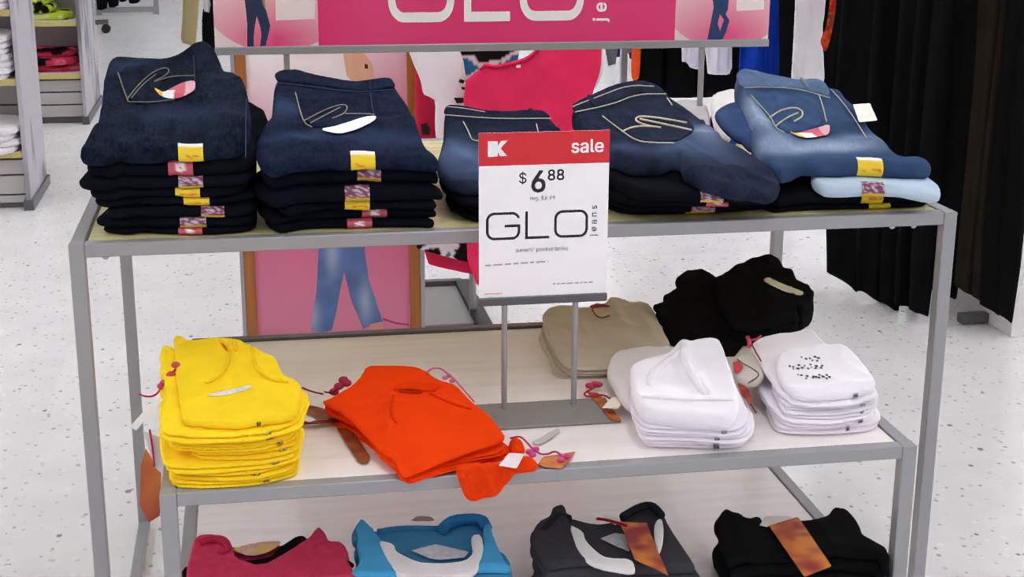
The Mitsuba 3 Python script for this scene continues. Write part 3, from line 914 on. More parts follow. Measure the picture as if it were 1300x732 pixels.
for i in range(1, n + 1):
    t = thing('tank_top', f'yellow folded tank top with silver print on the chest, topmost of the yellow pile' if i == n else f'yellow folded tank top, {pos(i, n)} in the yellow pile', 'shirt', 'yellow tank tops')
    if i < n:
        k = [0.012, 0.01, 0.03, 0.0, 0.028, 0.012, 0.02][i - 1]
        O = P.outline(i)
        c = O.mean(0)
        P.outlines[i] = np.where(O[:, :1] < c[0], O - np.array([k, 0]), O)
    P.layer(t, i, mottle((252, 220, 44) if i % 2 else (250, 215, 40), 0.08, 30, 80 + i), 0.007 if i == n else 0.009, 1 if i == n else 2)
    P.sticker(t, i, ticks[i - 1][0], ticks[i - 1][1], ink((226, 190, 60)), over=0.001, under=0.004, name='size_mark')
    if i == 4:
        cord(t, [on(228, 463, S) + (0, 0, .0), on(216, 476, lift(S, -0.02)), on(207, 488, lift(S, -0.03)), aty(199, 501, -0.17), aty(188, 504, -0.17), aty(176, 500, -0.17)], label='pink ribbon loop')
        beads(t, [on(223, 463, lift(S, 0.0)), on(217, 475, lift(S, -0.015)), on(208, 486, lift(S, -0.025)), on(205, 490, lift(S, -0.03))], 0.006, (196, 84, 96))
        put(t, 'hang_tag', slab_px([(201, 501), (207, 507), (173, 546), (165, 541)], -0.19, 0.0008, (240, 236, 236)), 'print', 'white paper hang tag')
        put(t, 'hang_tag', slab_px([(185, 569), (205, 600), (203, 654), (189, 663), (177, 640), (179, 590)], -0.17, 0.0008, sunset), 'print', 'orange and red printed hang tag')
        put(t, 'hang_tag', slab_px([(181, 546), (196, 552), (213, 558), (207, 602), (196, 592)], -0.18, 0.0008, (222, 212, 218)), 'print', 'white card hang tag')
        cord(t, [aty(190, 545, -0.185), aty(194, 570, -0.185), aty(196, 592, -0.185)], (176, 60, 84))
    if i == 3:
        cord(t, [on(384, 492, lift(S, -0.02)), aty(396, 497, -0.1), aty(410, 500, -0.08)], (120, 40, 60), 0.0014)
        D = lambda x, y: np.full(np.shape(x), ZBt + 0.012)
        drape(t, 'hang_tag', [(384, 513), (402, 516), (432, 526), (440, 534), (404, 530), (386, 522)], D, dusk, 0.001, 0.001, 0.006, 'print', 'dark red printed hang tag', 0)
        drape(t, 'hang_tag', [(383, 525), (396, 530), (402, 533), (392, 536), (383, 533)], lift(D, 0.004), (238, 234, 232), 0.001, 0.001, 0.006, 'print', 'white hang tag', 0)
        drape(t, 'hang_tag', [(383, 535), (440, 532), (441, 536), (384, 539)], lift(D, -0.004), (130, 36, 48), 0.001, 0.001, 0.006, 'print', 'narrow red hang tag', 0)
S2_ = lift(S, 0.001)
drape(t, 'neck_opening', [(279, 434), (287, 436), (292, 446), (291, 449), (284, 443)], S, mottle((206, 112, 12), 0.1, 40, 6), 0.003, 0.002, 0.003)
seam(t, 'binding', [[(279, 433), (290, 440), (293, 452), (288, 466), (276, 481), (262, 486)], [(296, 432), (300, 445)], [(318, 439), (322, 458), (328, 472), (342, 482), (365, 485)]], S2_, (240, 204, 40), 0.0022, 0.001)
drape(t, 'chest_print', [(260.6, 503), (275, 498), (300, 493), (319, 488), (319.5, 493), (295, 500.5), (278, 503)], S, lambda v: lin((226, 224, 214)) * (0.75 + 0.35 * meshkit.noise(v * 260, 3)[:, None]), 0.0012, 0.001, 0.003, 'print', 'silver chest print')

# orange tank tops
S = Surf(0.55, -0.30, 0.606, 0.09, 0.165, 0.0022, 16, 9, crease=0.0025)
S.ridge_px([(503, 590), (497, 568), (494, 540), (500, 505)], 0.014, 0.008)
S.ridge_px([(498, 496), (520, 488), (545, 490), (556, 494)], 0.006, 0.007)
S.ridge_px([(500, 508), (530, 500), (550, 498)], 0.008, -0.004)
out = [(409, 507), (416, 505), (444, 489), (460, 473), (464, 463), (500, 462), (531, 463), (541, 469), (556, 480), (579, 486), (597, 507), (621, 525), (641, 550), (640, 558), (582, 580), (535, 597), (513, 608), (504, 594), (486, 577), (465, 553), (434, 520), (414, 512)]
P = Pile(ZBt, S, out, [0.22, 0.42, 0.62, 0.8, 1.0], None, None, 0.05, 9, 0.006)
n = P.n()
for i in range(1, n):
    k = 1 - P.fr[i]
    P.outlines[i] = jitter(P.O + np.array([0.012, 0.010]) * k, 0.06, 900 + i)
for i in range(1, n + 1):
    lab = {n: 'orange folded tank top with a folded back neckline, topmost of the orange pile', 1: 'orange folded tank top with hang tags, lowest in the orange pile'}.get(i, f'orange folded tank top, {pos(i, n)} in the orange pile')
    t = thing('tank_top', lab, 'shirt', 'orange tank tops')
    P.layer(t, i, mottle((236, 64, 12), 0.08, 30, 90 + i), 0.007 if i == n else 0.009, 1 if i == n else 2)
    D = lambda x, y: np.full(np.shape(x), ZBt + 0.004)
    if i == 1:
        drape(t, 'hang_tag', [(427, 543), (446, 544), (470, 580), (468, 587), (456, 587)], D, dusk, 0.001, 0.001, 0.006, 'print', 'dark red printed hang tag', 0)
    if i == 3:
        beads(t, [on(436, 482, lift(S, -0.002)), on(430, 490, lift(S, -0.004)), on(440, 486, S), on(424, 497, lift(S, -0.006))], 0.007, (160, 52, 78))
        cord(t, [on(428, 494, S), aty(420, 499, -0.06), aty(412, 497, -0.05)], (90, 30, 44), 0.0013)
    if i == 4:
        cord(t, [on(541, 474, S), on(548, 467, lift(S, .012)), on(560, 467, lift(S, .014)), on(568, 474, lift(S, .01)), on(578, 482, lift(S, .004)), on(588, 494, S), on(602, 510, S)], (196, 92, 128), 0.0014)
        beads(t, [on(565, 479, lift(S, .004)), on(570, 477, lift(S, .004)), on(574, 483, S)], 0.004, (206, 110, 150))
drape(t, 'folded_neckline', [(498, 497), (504, 490), (520, 486), (543, 489), (557, 487), (559, 490), (554, 498), (540, 498), (520, 495), (505, 496)], S, mottle((226, 60, 12), 0.08, 30, 5), 0.006, 0.006, 0.004)
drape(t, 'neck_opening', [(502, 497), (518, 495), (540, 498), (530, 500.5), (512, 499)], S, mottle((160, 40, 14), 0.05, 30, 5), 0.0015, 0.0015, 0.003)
seam(t, 'binding', [[(545, 499), (556, 504), (575, 513), (598, 519)], [(503, 536), (497, 530), (497, 515), (499, 502)]], lift(S, 0.0005), (214, 56, 12), 0.0018, 0.0008)

t = thing('tank_top', 'crumpled orange tank top hanging over the front rail of the white table', 'shirt')
D = lambda x, y: np.full(np.shape(x), ZBt + 0.016) + 0.006 * (meshkit.fbm(np.stack([np.asarray(x) * 30, np.asarray(y) * 30, np.zeros(np.shape(x))], -1), 2, 5) - 0.5)
O = np.array([atz(*q, ZBt + 0.016)[:2] for q in [(578, 596), (600, 592), (634, 590), (652, 578), (675, 578), (684, 585), (678, 592), (655, 602)]])
O = np.vstack([O, [(0.725, -0.334), (0.662, -0.3345), (0.600, -0.334)]])
v, f, d, up = pad(soften(O, 1), D, lambda x, y: D(x, y) - 0.013, 0.006, 0.006)
v2, f2, d2, up2 = pad(soften(np.array([aty(*q, -0.335)[[0, 2]] for q in [(577, 594), (600, 589), (634, 588), (657, 596), (647, 610), (636, 626), (624, 632), (606, 636), (592, 635.5), (585, 618)]]), 2),
                      lambda a, b: 0.012 + 0.004 * np.sin(a * 190 + b * 60) + 0 * b, lambda a, b: -0.002 + 0 * a, 0.005, 0.006)
V2 = np.c_[v2[:, 0], -0.326 - v2[:, 2], v2[:, 1]]
cl = mottle((232, 62, 14), 0.08, 30, 97)
put(t, 'body', join([(v, f, cl(v)), (V2, f2, cl(V2))]), 'cloth', None, True)
v2, f2, d2, up2 = pad(soften(np.array([aty(*q, -0.34)[[0, 2]] for q in [(582, 596), (592, 600), (598, 618), (603, 634), (594, 636.5), (588, 622)]]), 2), lambda a, b: 0.016 + 0 * a, lambda a, b: 0.0 * a, 0.005, 0.005)
V2 = np.c_[v2[:, 0], -0.328 - v2[:, 2], v2[:, 1]]
put(t, 'strap', (V2, f2, cl(V2)), 'cloth', None, True)
D = lambda x, y: np.full(np.shape(x), ZBt + 0.020)
drape(t, 'hang_tag', [(633, 591), (646, 575), (666, 576), (656, 595)], lift(D, 0.004), (238, 226, 228), 0.001, 0.001, 0.006, 'print', 'white card hang tag', 0)
D = lambda x, y: np.full(np.shape(x), ZBt + 0.003)
drape(t, 'hang_tag', [(682, 590), (690, 580), (731, 573), (725, 583), (713, 595), (690, 593)], D, lambda v: sunset(v) * 0.6 + lin((214, 150, 92)) * 0.4, 0.001, 0.001, 0.006, 'print', 'orange printed hang tag', 0)
drape(t, 'hang_tag', [(675, 562), (708, 543), (712, 546), (700, 556), (684, 565)], D, (196, 190, 188), 0.001, 0.001, 0.006, 'print', 'grey card hang tag', 0)
cord(t, [atz(648, 556, ZBt + 0.02), atz(660, 553, ZBt + 0.03), atz(668, 560, ZBt + 0.022), atz(678, 572, ZBt + 0.012), atz(692, 578, ZBt + 0.008), atz(706, 571, ZBt + 0.008), atz(716, 582, ZBt + 0.008)], (186, 60, 120), 0.0016)
beads(t, [atz(672, 573, ZBt + 0.014), atz(676, 577, ZBt + 0.012), atz(680, 570, ZBt + 0.01), atz(712, 583, ZBt + 0.008), atz(720, 579, ZBt + 0.008)], 0.005, (206, 84, 140))
D = lambda x, y: np.full(np.shape(x), ZBt + 0.018)
O = np.array([atz(*q, ZBt + 0.016)[:2] for q in [(645, 558), (655, 553), (664, 558), (667, 568), (662, 573), (648, 571)]])
v, f, d, up = pad(soften(O, 2), D, lambda x, y: D(x, y) - 0.017, 0.005, 0.008)
put(t, 'strap', (v, f, cl(v)), 'cloth', None, True)

# white tops, the pile next to the orange tags
WHITE = (240, 236, 243)
S = Surf(0.96, -0.27, 0.655, 0.0, 0.035, 0.0022, 18, 10, crease=0.0025)
S.ridge_px([(866, 446), (868, 462), (880, 478), (893, 498)], 0.013, 0.012)
S.bump_px(895, 444, 0.045, 0.020, 0.03)
S.ridge_px([(826, 486), (830, 470), (850, 455)], 0.008, 0.004)
S.ridge_px([(815, 505), (860, 508), (920, 508)], 0.012, 0.005)
S.bump_px(855, 485, 0.03, -0.006)
out = [(799, 464), (803, 459), (824, 451.5), (856, 445), (865, 438), (874, 433), (898, 432.5), (914, 440), (921, 448), (927, 460), (932, 474), (940, 505), (936, 518), (928, 525), (914, 527), (871, 523), (830, 520), (814, 517), (803.8, 499)]
P = Pile(ZBt, S, out, [0.24, 0.42, 0.60, 1.0], [(812, 573), (966, 561)], [(812, 518), (936, 520)], 0.035, 10, 0.009)
n = P.n()
wt = [(906, 913), (908, 914), (916, 923), None]
for i in range(1, n + 1):
    lab = {n: 'white folded top with a raised round neckline, topmost beside the orange printed tags', 1: 'white folded top, lowest in the white pile nearer the orange tops'}.get(i, f'white folded top, {pos(i, n)} in the white pile nearer the orange tops')
    t = thing('t_shirt', lab, 'shirt', 'white tops in the pile nearer the orange tops')
    P.layer(t, i, mottle(WHITE, 0.04, 30, 100 + i), 0.007 if i == n else 0.009, 1 if i == n else 2)
    if wt[i - 1]:
        P.sticker(t, i, *wt[i - 1], ink((170, 168, 170)), over=0.001, under=0.004, name='size_mark')
    if i == 2:
        D = lambda x, y: np.full(np.shape(x), ZBt + 0.02) + 0.0 * x
        D = lambda x, y: np.full(np.shape(x), ZBt + 0.034) + 0.05 * (np.asarray(x) - 0.9) + 0.012 * (meshkit.fbm(np.stack([np.asarray(x) * 26, np.asarray(y) * 16, np.zeros(np.shape(x))], -1), 2, 15) - 0.5)
        O = np.array([on(*q, D)[:2] for q in [(770, 468), (776, 450), (790, 442), (830, 438), (864, 440), (868, 452), (840, 470), (830, 505), (812, 515), (797, 513), (784, 497), (774, 480)]])
        v, f, d, up = pad(soften(O, 1), D, lambda x, y: D(x, y) - 0.016, 0.006, 0.006)
        put(t, 'sleeve', (v, f, mottle((226, 220, 224), 0.05, 30, 5)(v)), 'cloth', 'greyish white end sticking out', True)
        D = lambda x, y: np.full(np.shape(x), ZBt + 0.006)
        drape(t, 'hang_tag', [(744, 497), (760, 499), (790, 534), (776, 534), (758, 512)], D, lambda v: sunset(v) * 0.8 + lin((120, 30, 40)) * 0.2, 0.001, 0.001, 0.006, 'print', 'dark red printed hang tag', 0)
        drape(t, 'hang_tag', [(764, 518), (776, 505), (800, 497), (796, 508), (784, 519)], lift(D, 0.012), (232, 226, 212), 0.001, 0.001, 0.006, 'print', 'cream card hang tag', 0)
        beads(t, [atz(748, 489, ZBt + 0.012), atz(755, 487, ZBt + 0.012), atz(760, 488, ZBt + 0.012)], 0.006, (196, 70, 104))
        cord(t, [atz(760, 489, ZBt + 0.012), atz(748, 495, ZBt + 0.008), atz(740, 500, ZBt + 0.008), atz(748, 504, ZBt + 0.008), atz(765, 500, ZBt + 0.010), atz(775, 506, ZBt + 0.016)], (176, 48, 72))
seam(t, 'neck_fold', [[(824, 490), (828, 473), (846, 459), (864, 448)], [(868, 440), (870, 460), (882, 480), (896, 500)]], lift(S, 0.0), WHITE, 0.0065, -0.001)
seam(t, 'hem_seam', [[(815, 504), (860, 508), (930, 508)]], lift(S, 0.0003), (226, 222, 230), 0.0018, 0.0006)

# white tops, the pile at the table's end
S = Surf(1.19, -0.24, 0.657, 0.02, 0.05, 0.0022, 18, 11, crease=0.0025)
S.ridge_px([(1066, 440), (1072, 460), (1095, 476)], 0.012, 0.005)
S.ridge_px([(1000, 492), (1040, 495), (1108, 485)], 0.01, 0.004)
out = [(987, 448), (997, 441), (1030, 437), (1066, 434), (1082, 442), (1100, 462), (1112, 478), (1112, 488), (1100, 495), (1060, 500), (1024, 502), (1004, 498), (990, 479), (984, 466)]
big = [(951, 426), (968, 416), (989, 411), (1007, 410.5), (1028, 405), (1038, 409), (1045, 425), (1080, 440), (1105, 466), (1117, 486), (1117, 496), (1070, 505), (1020, 506), (1000, 500), (985, 484), (966, 452)]
P = Pile(ZBt, S, out, [0.26, 0.44, 0.56, 0.68, 0.80, 1.0], [(976, 552), (1124, 547)], [(1000, 500), (1112, 490)], 0.03, 11, 0.009)
n = P.n()
for i in range(1, n):
    O = soften(np.array([on(*q, P.level(i))[:2] for q in big]), 2) if i in (5, 2) else P.O * 1.0
    if i in (5, 2):
        O = soften(np.array([on(*q, lambda x, y: S.plane(x, y) - 0.004)[:2] for q in big]), 2)
        if i == 2:
            O = O + np.array([-0.012, -0.01])
    else:
        O = warp(O, P.dL, P.dR, 1 - P.fr[i] * 0.9)
    P.outlines[i] = jitter(O, 0.02, 1100 + i)
wt = [(1074, 1078), (1092, 1098), (1093, 1098), (1092, 1099), None, (1084, 1090)]
for i in range(1, n + 1):
    lab = {n: 'white folded top with dark dotted chest print, topmost at the end of the table', 1: 'white folded top, lowest in the white pile at the corner of the table'}.get(i, f'white folded top, {pos(i, n)} in the pile at the corner of the table')
    t = thing('t_shirt', lab, 'shirt', 'white tops in the pile at the corner of the table')
    P.layer(t, i, mottle(WHITE, 0.04, 30, 110 + i), 0.007 if i == n else 0.009, 1 if i in (n, 5) else 2)
    if wt[i - 1]:
        P.sticker(t, i, *wt[i - 1], ink((180, 178, 182)), over=0.001, under=0.004, name='size_mark')
    if i == 5:
        cord(t, [on(949, 428, S), on(952, 434, S), on(951, 439, S)], (196, 70, 92), 0.004)
        cord(t, [on(952, 432, S), on(962, 430, S), on(966, 426, S)], (196, 70, 92), 0.002)
        cord(t, [on(954, 436, S), on(960, 448, S), on(966, 458, S)], (150, 50, 70), 0.0014)
    if i == 3:
        D = lift(S, -0.02)
        O = soften(np.array([on(*q, D)[:2] for q in [(929, 456), (936, 450), (952, 446), (962, 455), (972, 474), (962, 484), (945, 484), (932, 476)]]), 2)
        v, f, d, up = pad(O, D, lambda x, y: D(x, y) - 0.012, 0.007, 0.005)
        put(t, 'sleeve', (v, f, mottle((206, 198, 192), 0.05, 30, 5)(v)), 'cloth', 'greyish end sticking out', True)
        cord(t, [on(936, 456, D), on(944, 462, D), on(956, 468, D), on(966, 476, D), on(950, 486, D)], (120, 96, 92), 0.0012)
        drape(t, 'hang_tag', [(930, 462), (938, 460), (944, 468), (938, 476), (932, 474)], D, (196, 60, 76), 0.004, 0.001, 0.006, 'print', 'red hang tag', 0)
        drape(t, 'hang_tag', [(936, 486), (950, 494), (956, 508), (952, 514), (942, 503)], lift(D, -0.012), sunset, 0.001, 0.001, 0.006, 'print', 'dark red hang tag', 0)
        cord(t, [on(944, 500, lift(S, -.03)), on(953, 512, lift(S, -.035)), on(960, 524, lift(S, -.045))], (110, 84, 70), 0.0014)
r = np.random.default_rng(5)
dots = []
for (py, xa, xb, kx) in ((454, 1016, 1038, 0), (458, 1030, 1042, 0), (464, 1002, 1044, 0), (468, 1006, 1046, 0), (477, 1012, 1050, 0), (480, 1022, 1054, 0)):
    x = xa
    while x < xb:
        w, h = r.uniform(1.2, 3.6), r.uniform(1.2, 2.6)
        q = [on(x, py + r.uniform(-2, 2), S)]
        c = on(x + w / 2, py - (x - 1025) * 0.04 + r.uniform(-1.5, 1.5), S)
        a = r.uniform(0.0012, 0.0028)
        m = trimesh.creation.cylinder(a, 0.0012, sections=7)
        v = np.array(m.vertices) * (1.0, 1.4, 1) + (c[0], c[1], float(S(c[0], c[1])) + 0.0008)
        dots.append((v, np.array(m.faces), lin((60, 58, 62))))
        x += w + r.uniform(1.5, 6)
put(t, 'chest_print', join(dots), 'print', 'dark dotted lettering print')

# greige tops and black tops at the back of the white table
S = Surf(0.92, 0.15, 0.612, 0.0, 0.075, 0.004, 16, 12, crease=0.007)
S.ridge_px([(690, 405), (705, 440)], 0.015, 0.006)
S.ridge_px([(775, 380), (790, 410), (800, 440)], 0.012, 0.005)
S.ridge_px([(810, 385), (825, 420), (835, 440)], 0.010, 0.005)
out = [(687, 401), (694, 389), (712, 386), (730, 385.5), (745, 391), (755, 386), (766, 384), (771, 381), (775.7, 375.5), (788, 376), (798, 381), (822, 387), (830, 390), (840, 414), (852, 437), (845, 452), (800, 460), (770, 466), (740, 466), (716, 464), (697, 436)]
P = Pile(ZBt, S, out, [0.3, 0.6, 1.0], None, None, 0.03, 12, 0.007)
n = P.n()
for i in range(1, n + 1):
    t = thing('t_shirt', 'greige folded top with a small dark red tag, topmost behind the sign posts' if i == n else f'greige folded top, {pos(i, n)} in the pile behind the sign posts' if i > 1 else 'greige folded top, lowest in the pile behind the sign posts', 'shirt', 'greige tops behind the sign posts')
    P.layer(t, i, mottle((196, 184, 168), 0.08, 30, 120 + i), 0.008, 1 if i == n else 2)
drape(t, 'hang_tag', [(748, 390), (758, 386), (773, 388.5), (775, 391), (762, 391), (752, 393)], S, (150, 36, 48), 0.003, 0.001, 0.006, 'print', 'small dark red tag', 0)
cord(t, [on(752, 393, lift(S, .003)), on(756, 400, lift(S, .003)), on(764, 404, lift(S, .003)), on(774, 400, lift(S, .003))], (120, 60, 50), 0.0012)

S = Surf(1.08, 0.22, 0.604, 0.0, 0.36, 0.010, 20, 13, crease=0.004)
out = [(829, 388), (842, 384.5), (842, 376), (853, 368.5), (863, 366), (857, 353), (871, 339.5), (892, 340), (910, 350), (920, 362), (950, 400), (948, 424), (930, 456), (918, 456), (902, 437), (867, 440), (852, 436), (840.5, 407)]
P = Pile(ZBt, S, out, [0.72, 1.0], None, None, 0.05, 13, 0.006, 0)
for i in (1, 2):
    t = thing('t_shirt', ('crumpled black top, upper one of the pair behind the white pile with raised neckline', 'black folded top, lower one of the pair behind the white pile with raised neckline')[2 - i], 'shirt')
    P.layer(t, i, mottle((17, 16, 18), 0.25, 30, 130 + i), 0.008, 1)
S = Surf(1.24, 0.27, 0.640, 0.0, 0.32, 0.008, 22, 14, crease=0.004)
out = [(905, 352), (925, 342), (935, 334), (953, 327), (978, 323.5), (990, 328), (996, 339.6), (1005, 340), (1013, 354), (1025, 359.5), (1034, 368), (1032, 378), (1021, 390), (1011, 389), (1015, 404), (985, 412), (951, 421), (930, 415), (912, 385)]
P = Pile(ZBt, S, out, [0.75, 1.0], None, None, 0.05, 14, 0.006, 0)
for i in (1, 2):
    t = thing('t_shirt', ('black folded top with a cream neck label, on the back corner of the white table', 'black folded top under the one with the cream neck label')[2 - i], 'shirt')
    P.layer(t, i, mottle((16, 15, 17), 0.25, 30, 140 + i), 0.008, 1)
drape(t, 'neck_label', [(968, 357), (975, 352.5), (990, 360), (1022, 372), (1017, 377), (995, 371), (980, 364)], S, lambda v: np.where((meshkit.noise(v * 90, 4) > 0.72)[:, None], lin((150, 146, 120)), lin((206, 196, 176))), 0.003, 0.0015, 0.004, 'print', 'cream neck label')

# ------------------------------------------------------------------ folded tops on the lower shelf
def shelf_pile(nm, group, outline, base_col, z, seed, nlow, lab_top, lab_low, ky=0.08, col_low=None, cat='shirt'):
    S = Surf(0.5, -0.12, z, 0.0, ky, 0.004, 18, seed)
    P = Pile(ZSt, S, outline, [(k + 1) / (nlow + 1) for k in range(nlow)] + [1.0], None, None, 0.04, seed, 0.009)
    t = None
    for i in range(1, nlow + 2):
        t = thing(nm, lab_top if i == nlow + 1 else lab_low.format(pos(i, nlow + 1)), cat, group)
        if i <= nlow:
            P.layer(t, i, mottle(col_low or base_col, 0.2, 60, seed * 10 + i), 0.010, 1)
    return S, P, t


# magenta
body = [(244, 700), (247, 692), (253, 688), (266, 686.5), (284, 687.5), (292, 692), (297, 704), (300, 716), (331, 728), (366, 709), (391, 692), (400, 680), (406, 677), (414, 684), (418, 696), (432, 696), (441, 703), (447, 731), ('w', 0.425, -0.28), ('w', 0.17, -0.28), (236, 735)]
under = [(246, 700), (262, 692), (320, 690), (380, 688), (402, 684), (440, 703), (447, 731), ('w', 0.425, -0.28), ('w', 0.17, -0.28), (236, 735)]
S, P, t = shelf_pile('t_shirt', 'magenta tops on the lower shelf', under, (176, 52, 82), 0.405, 16, 3, 'heathered magenta top with black lining in the neck, on the lower shelf', 'magenta folded top, {} in the magenta pile on the lower shelf', 0.05)
mg = mottle((192, 56, 88), 0.22, 110, 161)
P.layer(t, 4, mottle((150, 44, 70), 0.2, 110, 160), 0.008, 1, 'back')
v, f, d, up = pad(soften(np.array([on(*q, S.plane)[:2] if q[0] != 'w' else q[1:] for q in body], float), 1), lift(S, 0.016), lift(S, 0.0005), 0.007, 0.007)
put(t, 'front', (v, f, mg(v)), 'cloth', None, True)
drape(t, 'lining', [(296, 717), (320, 714), (345, 710), (352, 700), (364, 692), (376, 684), (386, 683), (393, 690), (366, 709), (331, 728)], S, mottle((14, 13, 14), 0.2, 40, 7), 0.006, 0.005, 0.005, label='black lining')
drape(t, 'neck_label', [(292, 703), (312, 697), (335, 693), (358, 692), (352, 700), (340, 707), (318, 712)], S, lambda v: np.where((meshkit.noise(v * 60, 9) > 0.55)[:, None], lin((206, 176, 96)), lin((196, 150, 150))), 0.009, 0.002, 0.005, 'print', 'pale tag in the neck')
S3 = lift(S, 0.012)
cord(t, [on(254, 694, S3) + (0, 0, .006), on(268, 690, S3) + (0, 0, .008), on(284, 692, S3) + (0, 0, .008), on(292, 700, S3) + (0, 0, .004), on(280, 706, S3) + (0, 0, .002)], (176, 44, 76), 0.006, None, 'shoulder_strap')
v, f, d, up = pad(soften(np.array([on(*q, S.plane)[:2] for q in [(230, 722), (248, 716), (252, 735), (232, 740)]]), 1), lift(S, 0.004), lift(S, -0.01), 0.007, 0.005)
put(t, 'hem', (v, f, np.broadcast_to(lin((16, 15, 16)), (len(v), 3))), 'cloth', 'black trim', True)
cord(t, [on(417, 706, S3), on(426, 700, S3), on(434, 706, S3)], (14, 13, 14), 0.004, None, 'trim')
cord(t, [on(436, 716, S3), on(442, 714, S3), on(447, 718, S3)], (14, 13, 14), 0.004, None, 'trim')

# blue
under = [(450, 682), (459, 667), (479, 671), (521, 669), (555, 670), (579, 658), (612, 658), (620, 672), (628, 692), (646, 700), (653, 732), ('w', 0.675, -0.28), ('w', 0.405, -0.28), (458, 725), (454, 700)]
S, P, t = shelf_pile('t_shirt', 'blue tops on the lower shelf', under, (62, 140, 190), 0.405, 17, 3, 'sky blue top with wide white band round the neck, on the lower shelf', 'sky blue folded top, {} in the blue pile on the lower shelf', 0.05)
P.layer(t, 4, mottle((66, 132, 172), 0.15, 50, 170), 0.008, 1, 'back')
band = [(479, 685), (490, 706), (503, 725), (528, 731), (575, 730), (602, 724), (614, 701), (612.6, 677), (622, 672), (628, 692), (640, 720), (653, 732), ('w', 0.675, -0.28), ('w', 0.405, -0.28), (458, 725), (452, 692), (449, 680), (459, 666)]
v, f, d, up = pad(soften(np.array([on(*q, S.plane)[:2] if q[0] != 'w' else q[1:] for q in band], float), 1), lift(S, 0.018), lift(S, 0.0005), 0.006, 0.006)
put(t, 'front', (v, f, mottle((74, 160, 208), 0.12, 50, 171)(v)), 'cloth', None, True)
drape(t, 'neck_band', [(479, 684), (501, 689), (503, 699), (531, 712.5), (558, 714), (590, 711), (601, 700), (597, 678), (612, 676.5), (615, 701), (603, 725), (575, 731), (528, 732), (502, 726), (489, 706)], lift(S, 0.0195), mottle((232, 228, 228), 0.05, 50, 7), 0.0, 0.012, 0.005, label='wide white neck band')
drape(t, 'neck_label', [(522, 702), (553, 694), (596, 704), (590, 711), (558, 714), (545, 712)], S, lambda v: lin((206, 208, 212)) * (0.8 + 0.3 * meshkit.noise(v * 200, 3)[:, None]), 0.006, 0.002, 0.005, 'print', 'pale printed neck label', 0)
S3 = lift(S, 0.010)
cord(t, [on(561, 672, S3), on(572, 662, S3), on(590, 658, S3), on(612, 659, S3), on(618, 670, S3)], (46, 118, 170), 0.010, None, 'shoulder_fold')
cord(t, [on(453, 690, S3), on(452, 678, S3), on(459, 668, S3), on(470, 676, S3)], (60, 128, 172), 0.008, None, 'shoulder_fold')
cord(t, [on(480, 676, S), on(510, 671, S), on(556, 672, S)], (56, 124, 166), 0.007, None, 'back_seam')
drape(t, 'hang_tag', [(520, 668), (530, 661), (548, 662), (553, 668)], S, (150, 126, 120), 0.010, 0.001, 0.005, 'print', 'grey brown tag')

# charcoal
under = [(671, 690), (682, 672), (698, 664), (701, 653), (718, 649), (724, 656), (757, 663), (778, 660), (806, 644), (821, 637), (835, 637), (843, 648), (852, 667), (877, 704), (892, 732), ('w', 0.975, -0.29), ('w', 0.70, -0.28), (697, 731), (680, 705)]
S, P, t = shelf_pile('t_shirt', 'charcoal tops on the lower shelf', under, (66, 66, 72), 0.405, 18, 3, 'charcoal top with white lining and a long orange hang tag, on the lower shelf', 'charcoal folded top, {} in the charcoal pile on the lower shelf', 0.05)
P.layer(t, 4, mottle((64, 64, 70), 0.15, 60, 180), 0.008, 1, 'back')
front = [(671, 690), (682, 672), (698, 664), (701, 653), (716, 649), (721, 664), (734, 701), (757, 715), (806, 725), (826, 715), (842, 690), (845, 664), (838, 650), (843, 648), (852, 667), (877, 704), (892, 732), ('w', 0.975, -0.29), ('w', 0.70, -0.28), (697, 731), (680, 705)]
v, f, d, up = pad(soften(np.array([on(*q, S.plane)[:2] if q[0] != 'w' else q[1:] for q in front], float), 1), lift(S, 0.016), lift(S, 0.0005), 0.006, 0.005)
put(t, 'front', (v, f, mottle((60, 60, 66), 0.3, 90, 181)(v)), 'cloth', None, True)
drape(t, 'lining', [(721, 663), (741, 673), (743, 684), (760, 701), (771, 707), (803, 708), (808, 725), (757, 716), (734, 702)], lift(S, 0.0175), mottle((232, 230, 228), 0.05, 50, 7), 0.0, 0.010, 0.004, label='white lining')
drape(t, 'lining', [(830, 666), (834, 658), (841, 657), (843, 672), (841, 690), (836, 701), (831, 690)], lift(S, 0.0175), mottle((232, 230, 228), 0.05, 50, 7), 0.0, 0.010, 0.004, label='white lining')
drape(t, 'neck_label', [(762, 686), (780, 679), (795, 681), (800, 703), (782, 696)], S, lambda v: lin((190, 190, 192)) * (0.75 + 0.3 * meshkit.noise(v * 200, 3)[:, None]), 0.005, 0.002, 0.005, 'print', 'grey printed neck label', 0)
drape(t, 'hang_tag', [(786, 663), (821, 664.5), (849, 732), ('w', 0.855, -0.30), ('w', 0.815, -0.30), (814, 732)], lift(S, 0.018), sunset, 0.002, 0.001, 0.006, 'print', 'long orange and red printed hang tag', 0)
drape(t, 'hang_tag_back', [(766, 663), (784, 664), (790, 672), (780, 674)], S, (224, 220, 218), 0.012, 0.001, 0.005, 'print', 'white back of a tag', 0)
cord(t, [on(758, 658, lift(S, .010)), on(768, 659, lift(S, .014)), on(786, 664, lift(S, .02)), on(796, 668, lift(S, .02))], (164, 30, 44), 0.0026)
S3 = lift(S, 0.010)
cord(t, [on(690, 676, S3), on(700, 664, S3), on(712, 655, S3), on(722, 660, S3)], (44, 44, 50), 0.009, None, 'shoulder_fold')
cord(t, [on(790, 656, S3), on(812, 643, S3), on(828, 640, S3), on(840, 654, S3)], (40, 40, 46), 0.007, None, 'shoulder_fold')

